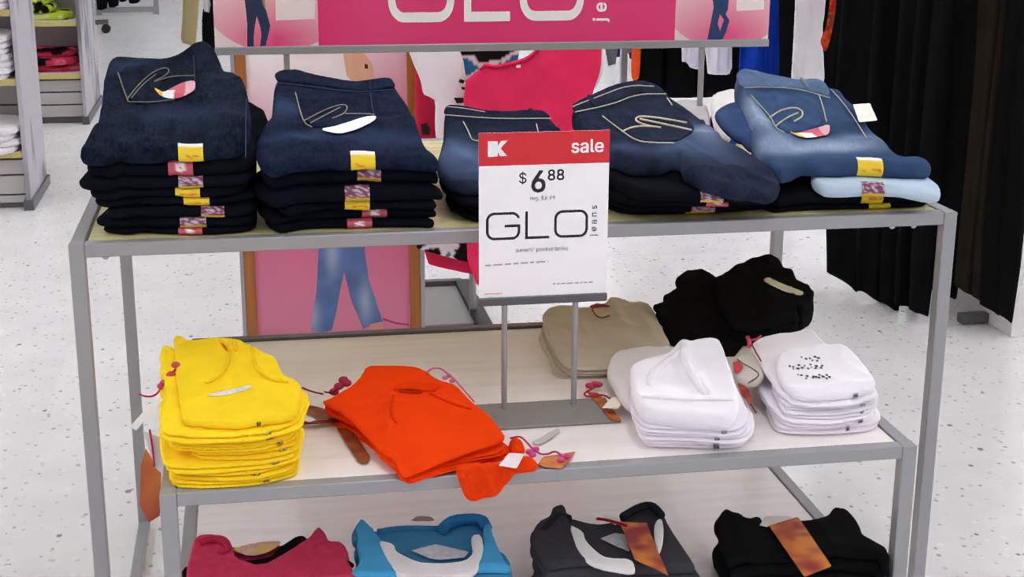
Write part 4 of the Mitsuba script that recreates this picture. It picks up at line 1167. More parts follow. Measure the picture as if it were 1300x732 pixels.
# black
under = [(905, 661), (913, 649), (921, 641), (935, 648), (948, 656), (961, 651), (969, 654), (968, 667), (993, 658), (1031, 656), (1051, 651), (1057, 640), (1076, 644), (1086, 654), (1093, 665), (1097, 676), (1113, 684), (1129, 694), (1131, 732), ('w', 1.262, -0.28), ('w', 0.995, -0.28), (930, 732), (914, 677)]
S, P, t = shelf_pile('t_shirt', 'black tops on the lower shelf', under, (18, 17, 19), 0.405, 19, 3, 'black folded top with an orange hang tag, on the lower shelf', 'black folded top, {} in the black pile on the lower shelf', 0.05)
S.ridge_px([(1040, 665), (1055, 690), (1080, 720)], 0.012, 0.006)
S.ridge_px([(935, 655), (945, 690), (950, 725)], 0.012, 0.006)
P.layer(t, 4, mottle((17, 16, 18), 0.35, 60, 190), 0.008, 1)
drape(t, 'hang_tag', [(976, 668), (1013, 656.5), (1056, 719.5), (1021, 733)], lift(S, 0.004), sunset, 0.002, 0.001, 0.006, 'print', 'orange and red printed hang tag', 0)
drape(t, 'hang_tag', [(964, 667), (972, 655), (1003, 655), (1008, 659), (976, 668)], lift(S, 0.003), (214, 212, 206), 0.001, 0.001, 0.006, 'print', 'white paper tag', 0)

# ------------------------------------------------------------------ price sign on the white table
YS = -0.072
t = thing('price_sign', 'white and red sale price sign on two thin posts, standing on the white table', 'sign')
part(t, 'base_plate', box(0.582, 0.866, -0.150, -0.038, ZB - 0.0005, ZB + 0.004), 'plate_grey', 'flat grey base plate')
for px in (640, 728):
    x = aty(px, 520, -0.066)[0]
    part(t, 'post', trimesh.creation.cylinder(0.0048, 0.205, sections=20).apply_translation((x, -0.066, ZB + 0.004 + 0.1)), 'silver_paint', smooth=40)
TL, TR, BR, BL = (aty(*q, YS) for q in ((609.5, 170), (773.5, 164), (770.5, 373), (606.5, 378)))
x0, x1, z0, z1 = (TL[0] + BL[0]) / 2, (TR[0] + BR[0]) / 2, (BL[2] + BR[2]) / 2, (TL[2] + TR[2]) / 2
part(t, 'sheet', box(x0, x1, YS, YS + 0.0016, z0, z1, 0), mat('sign_white', (250, 249, 252), 0.4) or 'sign_white', 'white printed price card')
part(t, 'holder_channel', box(x0 - 0.001, x1 + 0.001, YS - 0.004, YS + 0.012, z0 - 0.0125, z0 + 0.001), 'dark_metal', 'grey metal channel under the card')
yb, dz = YS, lambda k: z1 - k * (z1 - z0)
put(t, 'red_band', flat(shapely.box(x0, z1 - 0.0525, x1, z1), yb, 0.0004, (214, 44, 54)), 'print', 'red band at the top of the card')
yb2 = YS - 0.0004
q = lambda x, y: (580 + x / 2.927, 150 + y / 2.927)
put(t, 'emblem', slab_px([q(115, 86), (q(152, 85)), q(152, 103), q(164, 84), q(188, 83), q(162, 112), q(187, 140), q(161, 141), q(152, 127), q(152, 142), q(115, 144)], yb2, 0.0005, (246, 244, 246)), 'print', 'white letter K emblem')
put(t, 'sale_word', words('sale', 0.0205, aty(724, 193.5, yb2), yb2, 0.0005, (246, 244, 246), True), 'print')
put(t, 'dollar_sign', words('$', 0.0165, aty(658, 232.5, YS), YS, 0.0005), 'print')
put(t, 'price_digit', words('6', 0.0335, aty(671, 243.5, YS), YS, 0.0005, bold=True), 'print')
put(t, 'price_cents', words('88', 0.0165, aty(694, 228.5, YS), YS, 0.0005, bold=True), 'print')
put(t, 'small_print', words('reg. $9.99', 0.0062, aty(689, 253.5, YS), YS, 0.0005, (96, 96, 100), center=True), 'print')
polys, wtot = glo_polys(1.0, 0.088)
a, b = aty(617, 305.5, YS), aty(746, 300, YS)
hgt = (aty(640, 270, YS)[2] - aty(640, 305, YS)[2])
sx = (b[0] - a[0]) / wtot
for g in polys:
    put(t, 'brand_letter', flat(affinity.translate(affinity.scale(g, sx, hgt, origin=(0, 0)), a[0], (a[2] + b[2]) / 2), YS, 0.0005, (28, 28, 34)), 'print')
put(t, 'brand_word', words('j e a n s', 0.0105, aty(757, 299.5, YS), YS, 0.0005, (40, 40, 46), rot=math.pi / 2), 'print')
put(t, 'small_print', words("juniors' pocket tanks", 0.0064, aty(688, 318.5, YS), YS, 0.0005, (80, 80, 86), center=True), 'print')
for (pa, pb, hh, cc) in (((616, 338), (696, 332.5), 2.0, (168, 166, 170)), ((702, 361), (753, 358.5), 1.6, (172, 170, 174)), ((615, 374), (638, 373), 1.5, (220, 150, 160))):
    bars, r, k = [], np.random.default_rng(int(pa[0])), 0.0
    while k < 1:      # lines too small to read: a row of word-long strokes
        k2 = min(1.0, k + r.uniform(0.05, 0.16))
        lerp = lambda u, d: (pa[0] + (pb[0] - pa[0]) * u, pa[1] + (pb[1] - pa[1]) * u + d)
        bars.append(slab_px([lerp(k, 0), lerp(k2, 0), lerp(k2, -hh), lerp(k, -hh)], YS, 0.0004, cc))
        k = k2 + 0.035
    put(t, 'small_print', join(bars), 'print')

# ------------------------------------------------------------------ banner on the tall table's back rail
YB = 0.846
t = thing('banner_sign', 'magenta banner sign with thin white letters on two posts above the jeans', 'sign')
bl, br = aty(273, 60, YB), aty(975, 50, YB)
bx0, bx1, bz0 = bl[0], br[0], (bl[2] + br[2]) / 2
bz1 = bz0 + 0.36
part(t, 'board', box(bx0, bx1, YB, YB + 0.004, bz0, bz1, 0), mat('board_white', (236, 214, 212), 0.4) or 'board_white')
part(t, 'bottom_channel', box(bx0 - 0.001, bx1 + 0.001, YB - 0.006, YB + 0.010, bz0 - 0.016, bz0 + 0.001), 'silver_paint', 'grey metal channel')
for px, py in ((364, 75), (892, 70)):
    x = aty(px, py, YB)[0]
    part(t, 'post', box(x - 0.0065, x + 0.0065, YB + 0.004, YB + 0.010, ZA - 0.02, bz0 + 0.1), 'silver_paint')
cx0, cx1 = aty(404, 30, YB)[0], aty(857, 30, YB)[0]


def mag(v):
    n = meshkit.fbm(v * 7, 2, 3)[:, None]
    return lin((226, 44, 112)) * (1 - n * 0.3) + lin((232, 112, 160)) * n * 0.3


put(t, 'magenta_field', flat(shapely.box(cx0, bz0, cx1, bz1), YB, 0.0005, mag, 0.04), 'print', 'magenta printed field')
polys, wtot = glo_polys(1.0, 0.135)
a, b = aty(493, 30.5, YB - 0.0005), aty(741, 24, YB - 0.0005)
sx = (b[0] - a[0]) / wtot
for g in polys:
    put(t, 'brand_letter', flat(affinity.translate(affinity.scale(g, sx, 0.156, origin=(0, 0)), a[0], (a[2] + b[2]) / 2), YB - 0.0005, 0.0006, (246, 242, 240)), 'print', 'thin white letter')
put(t, 'brand_word', words('j e a n s', 0.028, aty(769, 28, YB), YB - 0.0005, 0.0006, (246, 242, 240), rot=math.pi / 2, bold=True), 'print')


def photo_panel(px0, cx, flip):
    """the printed picture at the banner's end: a rosy disc, a pair of legs in dark jeans, a hand, a pale caption box"""
    ax = lambda px, py: aty(px, py, YB)[[0, 2]]
    c = ax(cx, -40)
    R = 0.175

    def rosy(v):
        u = np.clip((bz0 + 0.17 - v[:, 2]) / 0.15, 0, 1)[:, None]
        s = np.clip(1 - np.abs(v[:, 0] - c[0]) / 0.26, 0, 1)[:, None]
        return lin((242, 214, 216)) * (1 - u * s) + lin((228, 70, 130)) * u * s

    lim = shapely.box(px0[0], bz0, px0[1], bz1)
    put(t, 'photo_print', flat(Point(c[0], c[1]).buffer(R * 1.0).intersection(lim), YB, 0.0004, rosy, 0.02), 'print', 'printed rosy disc')
    return ax


lim0 = (bx0, cx0)
photo_panel(lim0, 348, 0)
lim1 = (cx1, bx1)
photo_panel(lim1, 925, 1)
put(t, 'jeans_print', slab_px([(309, -40), (330, -40), (336, 0), (338, 14), (343, 33), (341, 42), (337, 58), (330, 58.5), (332, 46), (331, 36), (326, 20), (324, 30), (322, 45), (322, 59), (314, 59), (314, 30), (311, 2)], YB - 0.0004, 0.0004, (38, 48, 82)), 'print', 'printed dark jeans')
put(t, 'arm_print', slab_px([(330, -40), (338, -40), (340, -4), (343, 8), (341, 15), (337, 12), (333, 4)], YB - 0.0004, 0.0004, (222, 176, 158)), 'print', 'printed hand')
put(t, 'caption_box', slab_px([(350, -20), (400, -20), (400, 24), (350, 26)], YB - 0.0004, 0.0004, (238, 222, 220)), 'print', 'printed pale caption box')
put(t, 'jeans_print', slab_px([(904, -40), (922, -40), (925, 0), (924, 12), (921, 18), (926, 26), (922, 40), (917, 50), (907, 50.5), (898, 50), (902, 30), (906, 10), (904, -10)], YB - 0.0004, 0.0004, (34, 56, 104), [[(914, 18), (919, 25), (914, 40), (911, 30)]]), 'print', 'printed blue jeans')
put(t, 'caption_box', slab_px([(935, -20), (970, -20), (970, 12), (935, 14)], YB - 0.0004, 0.0004, (240, 226, 222)), 'print', 'printed pale caption box')

# ------------------------------------------------------------------ behind the tables: poster stand
YP = 2.03
t = thing('poster_stand', 'framed pink poster of a model in jeans standing on the floor behind the jeans piles', 'poster')
xl, xr = aty(308, 300, YP)[0], aty(533, 300, YP)[0]
ZP = 1.62
for a, b in ((xl - 0.012, xl), (xr, xr + 0.014)):
    part(t, 'edge_strip', box(a, b, YP - 0.004, YP + 0.05, 0.0, ZP), 'silver_paint', 'silver outer edge')
WF = 0.032
part(t, 'frame_rail', box(xl, xl + WF, YP - 0.002, YP + 0.03, 0.02, ZP - 0.002), 'frame_wood', 'brown wooden frame')
part(t, 'frame_rail', box(xr - WF, xr, YP - 0.002, YP + 0.03, 0.02, ZP - 0.002), 'frame_wood', 'brown wooden frame')
part(t, 'frame_rail', box(xl + WF, xr - WF, YP - 0.002, YP + 0.03, 0.02, 0.05), 'frame_wood', 'brown wooden frame')
part(t, 'frame_rail', box(xl + WF, xr - WF, YP - 0.002, YP + 0.03, ZP - 0.04, ZP - 0.002), 'frame_wood', 'brown wooden frame')
part(t, 'foot', box(xl - 0.01, xr + 0.01, YP - 0.12, YP + 0.16, 0.0, 0.02), 'silver_paint')
YQ = YP + 0.012


def poster_col(v):
    z = v[:, 2]
    u = np.clip((0.92 - z) / 0.34, 0, 1)[:, None]
    w = np.clip((0.62 - z) / 0.5, 0, 1)[:, None]
    s = np.clip((v[:, 0] - (xl + 0.1)) / 0.35, 0, 1)[:, None]
    top = lin((246, 238, 238)) * (1 - s) + lin((228, 186, 196)) * s
    low = lin((206, 78, 126)) * (1 - w) + lin((214, 126, 154)) * w
    return top * (1 - u) + low * u


put(t, 'poster', flat(shapely.box(xl + WF, 0.05, xr - WF, ZP - 0.04), YQ, 0.001, poster_col, 0.05), 'print', 'pink printed poster')
yq = YQ - 0.001


def denim_print(v):
    n = meshkit.fbm(v * 22, 2, 4)[:, None]
    g = sum(np.exp(-((v[:, 0] - a[0]) / 0.02) ** 2 - ((v[:, 2] - a[2]) / 0.06) ** 2) for a in (aty(398, 405, YP), aty(464, 385, YP), aty(422, 325, YP)))[:, None] * 0.6
    return (lin((84, 110, 160)) * (1.2 - 0.5 * n)) * (1 - g) + lin((178, 186, 204)) * g


def fine_px(poly_px, y, thk, col, step=0.02):
    O = np.array([aty(*q, y) for q in poly_px])[:, [0, 2]]
    return flat(Polygon(O), y, thk, col, step)


put(t, 'jeans_print', fine_px([(400, 170), (460, 165), (466, 250), (463, 318), (468, 354), (478, 385), (486, 408), (472, 412), (461, 417), (446, 381), (437, 345), (432, 367), (427, 395), (421, 419), (408, 422), (395, 420), (397, 398), (402, 367), (404.6, 319), (398, 240)], yq, 0.0006, denim_print), 'print', 'printed blue jeans')
put(t, 'shirt_print', fine_px([(368, -20), (432, -20), (436, 40), (440, 75), (445, 100), (440, 140), (455, 172), (400, 175), (384, 130), (366, 92), (362, 50)], yq - 0.0002, 0.0006, lambda v: lin((240, 226, 224)) * (0.9 + 0.15 * meshkit.noise(v * (8, 8, 30), 2)[:, None])), 'print', 'printed white shirt')
put(t, 'arm_print', slab_px([(428, -20), (448, -20), (452, 40), (462, 68), (472, 80), (474, 90), (476, 100), (464, 104), (448, 104), (440, 96), (436, 70), (431, 40)], yq - 0.0006, 0.0006, (222, 170, 138)), 'print', 'printed arm and hand')
put(t, 'bracelet_print', slab_px([(463, 81), (467, 82), (467, 87), (463, 87)], yq - 0.001, 0.0004, (96, 30, 36)), 'print', 'printed dark bracelet bead')
put(t, 'foot_print', slab_px([(470, 411), (485, 408), (487, 416), (484, 420), (466, 421)], yq - 0.0003, 0.0006, (214, 150, 130)), 'print', 'printed foot')
put(t, 'curve_print', slab_px([(486, 403), (503, 409), (519, 411), (519, 413), (502, 411), (486, 406)], yq, 0.0005, (176, 58, 98)), 'print', 'printed darker curve')


# ------------------------------------------------------------------ hanging clothes
def folds(amp, freq, seed):
    def fn(a, z):
        q = np.stack([a * freq + 0.25 * np.sin(z * 2.2 + seed), np.asarray(z) * 0.9, np.full(np.shape(a), seed * 3.7)], -1)
        return amp * (2 * meshkit.fbm(q, 2, seed) - 1) * 1.6
    return fn


def hung(name, label, cat, px, y, col, thick=0.03, amp=0.012, freq=14, seed=1, group=None, yaw=0.0, res=0.014):
    t = thing(name, label, cat, group)
    O = soften(np.array([aty(*q, y)[[0, 2]] if len(q) == 2 else np.array(q[1:], float) for q in px]), 1)
    put(t, 'body', hang_vertical(O, y, thick, folds(amp, freq, seed), col, res, yaw), 'cloth', None, True)
    return t


def pattern(cols, scale, seed, th=(0.45, 0.6)):
    def fn(v):
        n = meshkit.fbm(v * scale, 2, seed)[:, None]
        return np.where(n < th[0], lin(cols[0]), np.where(n < th[1], lin(cols[1]), lin(cols[2])))
    return fn


RED = (232, 52, 96)
t = hung('hanging_shirt', 'dark red top with black mark, second row of the rack beside the poster', 'shirt', [(527, 40), (556, 30), (610, 60), (607, 120), (604, 347), (590, 346), (560, 340), (540, 334), (532, 250), (528, 171), (527, 92)], 1.93, mottle((204, 44, 76), 0.1, 20, 5), 0.02, 0.008, 14, 3)
put(t, 'black_print', slab_px([(534, 158), (541, 156), (546, 163), (545, 171), (536, 171)], 1.90, 0.002, (16, 14, 16)), 'print', 'black mark')
hung('hanging_shirt', 'top patterned in black, white and blue, behind the red tee', 'shirt', [(572, 30), (640, 20), (660, 60), (655, 90), (625, 110), (620, 250), (612, 333), (590, 332), (556, 323), (523, 314), (540, 240), (562, 180), (578, 110)], 1.87, pattern([(24, 24, 28), (226, 224, 224), (48, 120, 160)], 20, 8, (0.46, 0.60)), 0.02, 0.008, 14, 4, res=0.008)
t = hung('hanging_tee', 'white tee with black print at the side, next to the red tee on the rack', 'shirt', [(518, 63), (540, 40), (576, 45), (588, 74), (592, 100), (592, 200), (590, 300), (560, 302), (556, 200), (552, 160), (553, 128), (544, 122), (537, 120), (534, 101), (525, 82)], 1.80, mottle((238, 232, 236), 0.05, 20, 6), 0.02, 0.006, 12, 5)
for q in ([(584, 100), (590, 102), (588, 106), (582, 104)], [(576, 124), (588, 124), (590, 130), (580, 131)], [(586, 110), (591, 111), (590, 114), (586, 113)]):
    put(t, 'print_mark', slab_px(q, 1.784, 0.002, (20, 18, 20)), 'print')
t = hung('hanging_tee', 'bright red scoop neck tee hanging on the rack behind the price sign', 'shirt', [(592, 104), (600, 95), (609, 88), (615, 79), (629, 82.5), (648, 78), (667, 73), (682, 60), (690, 40), (735, 30), (764, 50), (762, 90), (753, 113), (740, 160), (738, 260), (742, 356), (700, 362), (650, 364), (594, 361), (591, 200), (589, 131)], 1.72, mottle(RED, 0.12, 20, 7), 0.022, 0.016, 18, 6, res=0.009)
O = [aty(px, py, 1.702) for px, py in ((609, 89), (616, 84), (629, 87), (648, 83), (668, 78), (684, 65), (694, 45))]
cord(t, O, (186, 30, 66), 0.004, None, 'neck_binding')
put(t, 'neck_label', slab_px([(655, 82), (661, 82), (661, 86), (655, 86)], 1.702, 0.001, (240, 220, 226)), 'print', 'white neck label')
hung('hanging_tee', 'white tee showing as a narrow edge beside the red scoop neck tee', 'shirt', [(735, 35), (768, 58), (767, 90), (758, 111), (748, 114), (742, 160), (735, 170), (715, 120)], 1.76, mottle((236, 232, 236), 0.05, 20, 8), 0.012, 0.003, 10, 7)
t = thing('clothes_rack', 'low metal clothes rack with a dark floor base, holding the red and white tees', 'clothes rack')
f1, f2, f3, f4 = atz(542, 366, 0), atz(586, 364, 0), atz(613, 416, 0), atz(560, 418, 0)
part(t, 'base_bar', bar(f1 + (-0.3, 0, .015), f2 + (0, 0, .015), 0.03), 'dark_metal')
part(t, 'base_bar', bar(f2 + (0, 0, .015), f3 + (0, -.06, .015), 0.05, 0.03), 'black_plastic')
part(t, 'base_plate', box(f1[0] - 0.3, f2[0], f3[1] + 0.02, f2[1] - 0.02, 0.004, 0.012), 'plate_grey')
m = aty(603.5, 380, 2.30)
part(t, 'post', trimesh.creation.cylinder(0.012, 1.2, sections=16).apply_translation((m[0], 2.36, 0.6)), 'silver_paint', smooth=40)
part(t, 'arm', bar((m[0], 1.66, 1.19), (m[0], 2.40, 1.19), 0.02), 'chrome')

# far rack behind the jeans: orange, black, white and blue clothes
BK = (13, 13, 15)
y = 4.4
hung('hanging_shirt', 'bright orange garment edge hanging beside black clothes behind the jeans', 'shirt', [(803, -120), (817, -120), (814, 57), (812, 100), (805, 103), (801, 97), (802, 57)], y - 0.05, mottle((230, 84, 40), 0.08, 20, 1), 0.05, 0.004, 10, 1)
for k, (a, b, h) in enumerate(((809, 834, 108), (830, 854, 116), (850, 876, 123), (872, 900, 123), (896, 924, 119), (920, 946, 120), (988, 1006, 110))):
    hung('hanging_trousers', f'black trousers behind the jeans piles, {NTH[k]} from the orange garment edge', 'trousers', [(a + 3, -140), (b + 11, -140), (b + 7, 30), (b + 6, h - 4), (b + 5, h + 1), (a - 4, h + 1), (a - 5, h - 4), (a - 3, 30)], y + 0.05 * (k % 2), mottle(BK, 0.3, 20, k), 0.05, 0.014, 16, 20 + k, 'black trousers behind the jeans')
for k, q in enumerate(([(868, -60), (893, -60), (895, 90), (884, 88), (874, 85), (872, 79), (864, 78)], [(893, -60), (932, -60), (930, 60), (929.5, 94), (912, 95), (896, 94)])):
    hung('hanging_shirt', ('white top with the shorter hem, left of the banner post', 'white ribbed top with the longer hem beside the banner post')[k], 'shirt', q, y - 0.10 - 0.04 * k, mottle((232, 228, 240), 0.06, 20, 30 + k), 0.03, 0.022, 55, 30 + k, res=0.009)
for k, (a, b) in enumerate(((940, 968), (962, 991))):
    hung('hanging_shirt', ('royal blue garment hanging beside the white ribbed top', 'royal blue garment hanging beside the long white one')[k], 'shirt', [(a + 5, -100), (b + 5, -100), (b, 40), (b - 1, 108), (a + 1, 110), (a, 40)], 4.1 + 0.04 * k, mottle((24, 62, 168), 0.15, 20, 40 + k), 0.04, 0.035, 24, 40 + k, res=0.010)
hung('hanging_dress', 'long white garment hanging between the blue and the black clothes', 'dress', [(1012, -80), (1052, -80), (1047, 10), (1043, 40), (1046, 112), (1026, 116), (1005, 114), (1008, 40)], 3.5, mottle((228, 226, 232), 0.06, 20, 42), 0.05, 0.035, 22, 42, res=0.010)
hung('hanging_dress', 'black garment hanging right behind the long white one', 'dress', [(988, -120), (1080, -120), (1074, 60), (1076, 150), (1030, 156), (990, 150)], 3.9, mottle(BK, 0.3, 20, 45), 0.05, 0.03, 18, 45)
hung('hanging_scarf', 'orange red patterned scarf beside the long white garment', 'scarf', [(1054, -30), (1064, -30), (1061, 15), (1056, 42), (1050, 62), (1046, 66), (1040, 52), (1048, 36), (1053, 10)], 3.4, pattern([(150, 36, 30), (196, 70, 40), (120, 60, 40)], 30, 4), 0.02, 0.006, 20, 43)
t = thing('clothes_rack', 'straight chrome clothes rack behind the jeans, with black, white and orange clothes', 'clothes rack')
xa, xb = aty(800, 60, y)[0] - 0.05, aty(1010, 60, y)[0] + 0.05
part(t, 'rail', bar((xa, y, 1.28), (xb, y, 1.28), 0.025), 'chrome')
for x in (xa + 0.02, xb - 0.02):
    part(t, 'post', box(x - 0.015, x + 0.015, y - 0.015, y + 0.015, 0.0, 1.28), 'chrome')
    part(t, 'foot', box(x - 0.02, x + 0.02, y - 0.25, y + 0.25, 0.0, 0.03), 'dark_metal')

# black clothes at the end of the aisle: near rack
G = [(1046, 1092, 347, 370, 2.45, 0), (1084, 1128, 370, 386, 2.33, 0), (1114, 1142, 384, 399, 2.22, 0), (1134, 1160, 386, 394, 2.14, 0), (1152, 1180, 392, 402, 2.06, 0),
     (1176, 1216, 368, 380, 2.06, 0), (1206, 1240, 362, 376, 2.02, 1), (1232, 1256, 374, 388, 1.97, 1), (1242, 1270, 386, 401, 1.89, 0), (1258, 1286, 396, 411, 1.86, 0), (1278, 1318, 404, 412, 1.99, 0)]
for k, (a, b, h0, h1, y, brown) in enumerate(G):
    p0, p1 = aty(a, h0, y), aty(b, h1, y)
    w = p1[0] - p0[0]
    px = [('w', p0[0] + w * 0.02, 1.0), ('w', p0[0] + w * 0.12, 1.62), ('w', p1[0] - w * 0.12, 1.62), ('w', p1[0] - w * 0.02, 1.0), ('w', p1[0], p1[2]), ('w', (p0[0] + p1[0]) / 2, (p0[2] + p1[2]) / 2 + 0.004), ('w', p0[0], p0[2])]
    hung('hanging_skirt', f'long brownish black garment, {NTH[k - 6]} of two on the long rack' if brown else f'long black garment, {NTH[k]} along the long rack from the jeans', 'skirt', px, y, mottle((40, 33, 27) if brown else (14, 14, 16), 0.3, 12, 60 + k), 0.07, 0.024, 22, 60 + k,
         'brownish black garments on the long rack' if brown else 'black garments on the long rack', yaw=-0.5)
t = thing('clothes_rack', 'long chrome clothes rack holding the black garments beside the jeans table', 'clothes rack')
p0, p1 = np.array([aty(1060, 350, 2.45)[0], 2.48, 0]), np.array([aty(1318, 408, 1.99)[0], 1.92, 0])
part(t, 'rail', bar(p0 + (0, 0, 1.66), p1 + (0, 0, 1.66), 0.03), 'chrome')
for k in (0.36, 0.78):
    q = p0 * (1 - k) + p1 * k + np.array([0.1, 0.14, 0])
    part(t, 'post', bar(q, q + (0, 0, 1.645), 0.028), 'chrome')
    part(t, 'arm', bar(q + (0, 0, 1.645), p0 * (1 - k) + p1 * k + (0, 0, 1.645), 0.028), 'chrome')
d = (p1 - p0) / np.linalg.norm(p1 - p0)
q0, q1 = atz(1218, 411, 0) + (0, 0, .02), atz(1300, 405, 0) + (0, 0, .02)
part(t, 'base_bar', bar(q0, q1, 0.04, 0.03), 'dark_metal')
part(t, 'base_box', box(aty(1206, 380, 2.3)[0], aty(1234, 380, 2.3)[0], 2.3, 2.5, 0.0, 0.11), 'slat_board', 'pale grey base box')

x = atz(1283, 428, 0)
struct('pillar_right', box(x[0], x[0] + 0.5, x[1], x[1] + 0.5, 0, CEIL), 'white_paint')
labels['pillar_right'].update(label='plain white square pillar at the edge of the view, beside the black garments', category='pillar')

# beige trousers and a black and white outfit beside the poster
hung('hanging_trousers', 'olive beige trousers hanging above the tallest jeans pile', 'trousers', [(236, -140), (256, -140), (253, 0), (250, 40), (248, 60), (240, 57), (229, 53.5), (232, 20)], 5.0, mottle((158, 146, 106), 0.08, 20, 1), 0.08, 0.006, 12, 71)
hung('hanging_trousers', 'black trousers hanging between the beige trousers and the banner', 'trousers', [(258, 8), (273, 8), (274, 74), (270, 95), (258, 92), (256, 30)], 5.2, mottle(BK, 0.3, 20, 2), 0.06, 0.01, 14, 72)
hung('hanging_shirt', 'small white top over the black trousers beside the banner', 'shirt', [(258, -90), (270, -90), (268, 17), (257, 14)], 5.12, mottle((226, 224, 226), 0.06, 20, 3), 0.04, 0.006, 14, 73)
hung('hanging_shirt', 'black jacket edge hanging beside the small white top', 'jacket', [(267, -100), (280, -100), (275, 30), (267, 24)], 5.1, mottle(BK, 0.3, 20, 4), 0.05, 0.006, 14, 74)

# shelf units along the aisle
xg = -0.676


def shelf_unit(label, y0, y1, x0, x1, edges_px, pxx, kicks_px, top, panel_mat, sub):
    t = thing('shelf_unit', label, 'shelves')
    part(t, 'end_panel', box(x1 - 0.02, x1, y0, y1, 0.02, top), panel_mat, 'grey metal end panel')
    part(t, 'end_foot', box(x1 - 0.03, x1 + 0.012, y0 - 0.01, y1 + 0.01, 0.0, 0.045), 'dark_metal')
    zs = []
    for py in edges_px:
        z = aty(pxx, py, y0 + 0.03)[2]
        zs.append(z)
        s = part(t, 'shelf', box(x0, x1 - 0.022, y0 + 0.03, y0 + 0.40, z - 0.004, z + 0.014), 'white_paint')
        part(s, 'price_rail', box(x0, x1 - 0.023, y0 + 0.018, y0 + 0.03, z - 0.014, z + 0.015), 'shelf_edge', 'yellowish front edge')
    z = 0.10
    while z < top:
        part(t, 'back_panel', box(x0, x1 - 0.021, y0 + 0.40, y0 + 0.42, z + 0.004, min(top, z + 0.148)), 'slat_board')
        z += 0.152
    part(t, 'backing', box(x0, x1 - 0.021, y0 + 0.42, y0 + 0.435, 0.02, top), 'dark_metal')
    kz = [aty(pxx, py, y0 + 0.05)[2] for py in kicks_px]
    for a, b in zip(kz[1:], kz[:-1]):
        part(t, 'kick_panel', box(x0, x1 - 0.021, y0 + 0.05, y0 + 0.07, max(0, a) + 0.004, b - 0.004), 'slat_board')
    part(t, 'kick_backing', box(x0, x1 - 0.03, y0 + 0.066, y0 + 0.08, 0.0, kz[0]), 'dark_metal')
    return zs


za = shelf_unit('shelf unit with scuffed grey end panel holding piles of white shirts, nearest along the aisle', 4.24, 4.80, -2.0, xg, (16, 104, 196), 20, (202, 222, 247, 258), 1.5, 'scuffed_metal', 0)
zb_ = shelf_unit('farther shelf unit with lime and pink patterned shirts on yellow edged shelves', 6.50, 7.35, -2.4, -0.655, (30, 97), 80, (101, 117, 133, 149), 1.5, 'scuffed_metal', 1)


def shelf_stack(nm, lab, group, x0, x1, y0, y1, z, n, h, colf, seed, messy=0.012):
    r = np.random.default_rng(seed)
    for i in range(n):
        a, b, c, d = r.normal(0, messy, 4)
        O = soften(np.array([(x0 + a, y0 + b), (x1 + c, y0 + b + d * 0.4), (x1 + c, y1), (x0 + a, y1)]), 2)
        amp, s = h * 0.22, seed * 10 + i

        def lev(k, amp=amp):
            def fn(x, y):
                q = np.stack([np.asarray(x) * 14, np.asarray(y) * 14, np.full(np.shape(x), k * 3.3 + seed)], -1)
                return z + k * h + 0.001 + (amp * (2 * meshkit.fbm(q, 2, seed) - 1) if k else 0)
            return fn
        v, f, dd, up = pad(O, lev(i + 1), lev(i), 0.018, h * 0.5)
        t = thing(nm, lab.format(pos(i + 1, n)), 'shirt', group)
        put(t, 'body', (v, f, colf(i)(v)), 'cloth', None, True)


wcol = lambda i: mottle((232, 228, 232), 0.06, 20, i)
shelf_stack('folded_shirt', 'white shirt, {} on the middle shelf of the near unit', 'white shirts on the middle shelf', -1.02, -0.702, 4.16, 4.58, za[1] + 0.014, 7, 0.026, wcol, 201)
shelf_stack('folded_shirt', 'white shirt, {} on the bottom shelf of the near unit', 'white shirts on the bottom shelf', -1.02, -0.702, 4.16, 4.58, za[2] + 0.014, 4, 0.028, wcol, 202)
shelf_stack('folded_shirt', 'white shirt, {} on the upper shelf of the near unit', 'white shirts on the upper shelf', -1.04, -0.712, 4.17, 4.58, za[0] + 0.014, 4, 0.026, wcol, 203)
lime = lambda i: pattern([(20, 22, 18), (198, 220, 70), (226, 238, 150)], 16, 30 + i, (0.43, 0.6))
pink = lambda i: pattern([(24, 16, 20), (206, 62, 92), (226, 110, 132)], 14, 50 + i, (0.43, 0.6))
shelf_stack('folded_shirt', 'lime and black patterned shirt, {} on the farther unit', 'lime patterned shirts', -1.04, -0.78, 6.56, 6.86, zb_[0] + 0.014, 4, 0.044, lime, 204, 0.03)
shelf_stack('folded_shirt', 'pink and black patterned shirt, {} on the farther unit', 'pink patterned shirts', -1.12, -0.72, 6.56, 6.86, zb_[1] + 0.014, 3, 0.042, pink, 205, 0.03)

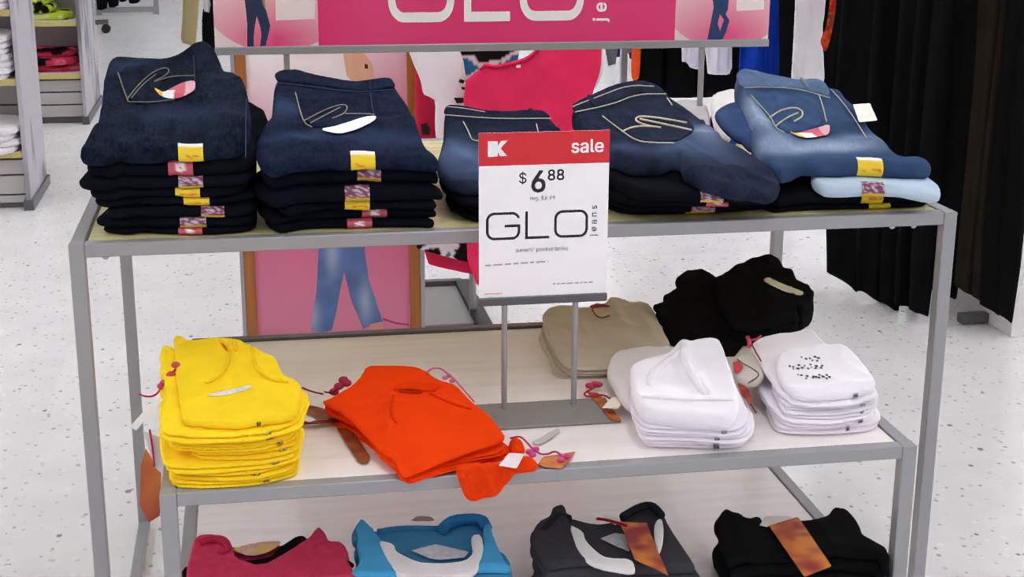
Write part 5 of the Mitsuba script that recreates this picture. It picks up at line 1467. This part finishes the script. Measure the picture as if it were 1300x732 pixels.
# far end of the aisle: a low rack with dark clothes, a caster foot
t = thing('clothes_rack', 'low clothes rack with a rectangular base far down the aisle', 'clothes rack')
c0, c1 = atz(126, 19, 0), atz(199, 18, 0)
part(t, 'base_bar', bar(c0 + (0, 0, .05), c1 + (0, 0, .05), 0.05), 'silver_paint')
part(t, 'post', bar(c1, c1 + (0, 0, 1.1), 0.05), 'silver_paint')
part(t, 'post', bar(c0, c0 + (0, 0, 1.1), 0.05), 'silver_paint')
part(t, 'rail', bar(c0 + (0, 0, 1.1), c1 + (0, 0, 1.1), 0.04), 'silver_paint')
for k, (a, b, h) in enumerate(((122, 138, 12), (136, 152, 9), (150, 164, 2), (162, 180, 4))):
    hung('hanging_shirt', f'black garment far down the aisle, {NTH[k]} from the shelf unit', 'shirt', [(a, -90), (b, -90), (b, h - 3), ((a + b) / 2, h + 1), (a, h)], c0[1] - 0.1 + 0.04 * k, mottle((18, 18, 24), 0.3, 8, k), 0.06, 0.02, 8, 80 + k, 'black garments far down the aisle', res=0.04)
t = thing('rack_foot', 'dark caster foot of a rack standing behind the farther shelf unit', 'rack')
q0, q1 = atz(122, 43, 0), atz(138, 42, 0)
part(t, 'leg', bar(q0 + (-.1, 0, .10), q1 + (0, 0, .10), 0.05, 0.04), 'dark_metal')
part(t, 'wheel', trimesh.creation.cylinder(0.04, 0.03, sections=20).apply_transform(trimesh.transformations.rotation_matrix(math.pi / 2, (1, 0, 0))).apply_translation(q1 + (-.02, 0, .04)), 'black_plastic', smooth=40)
part(t, 'post', bar(q0 + (-.1, 0, .10), q0 + (-.1, 0, 1.2), 0.04), 'dark_metal')
for k, (a, b, h, cl) in enumerate(((768, 784, 84, (92, 92, 96)), (781, 793, 74, (38, 62, 130)), (790, 803, 70, (120, 96, 84)), (796, 812, 76, (40, 52, 110)))):
    hung('hanging_shirt', ('grey garment', 'dark blue garment', 'brownish garment', 'blue garment at the end')[k] + ' hanging far away, seen beside the orange edge', 'shirt', [(a, -20), (b, -20), (b, h - 4), (a, h)], 8.6 + 0.1 * k, mottle(cl, 0.25, 8, k), 0.06, 0.03, 10, 90 + k, res=0.03)
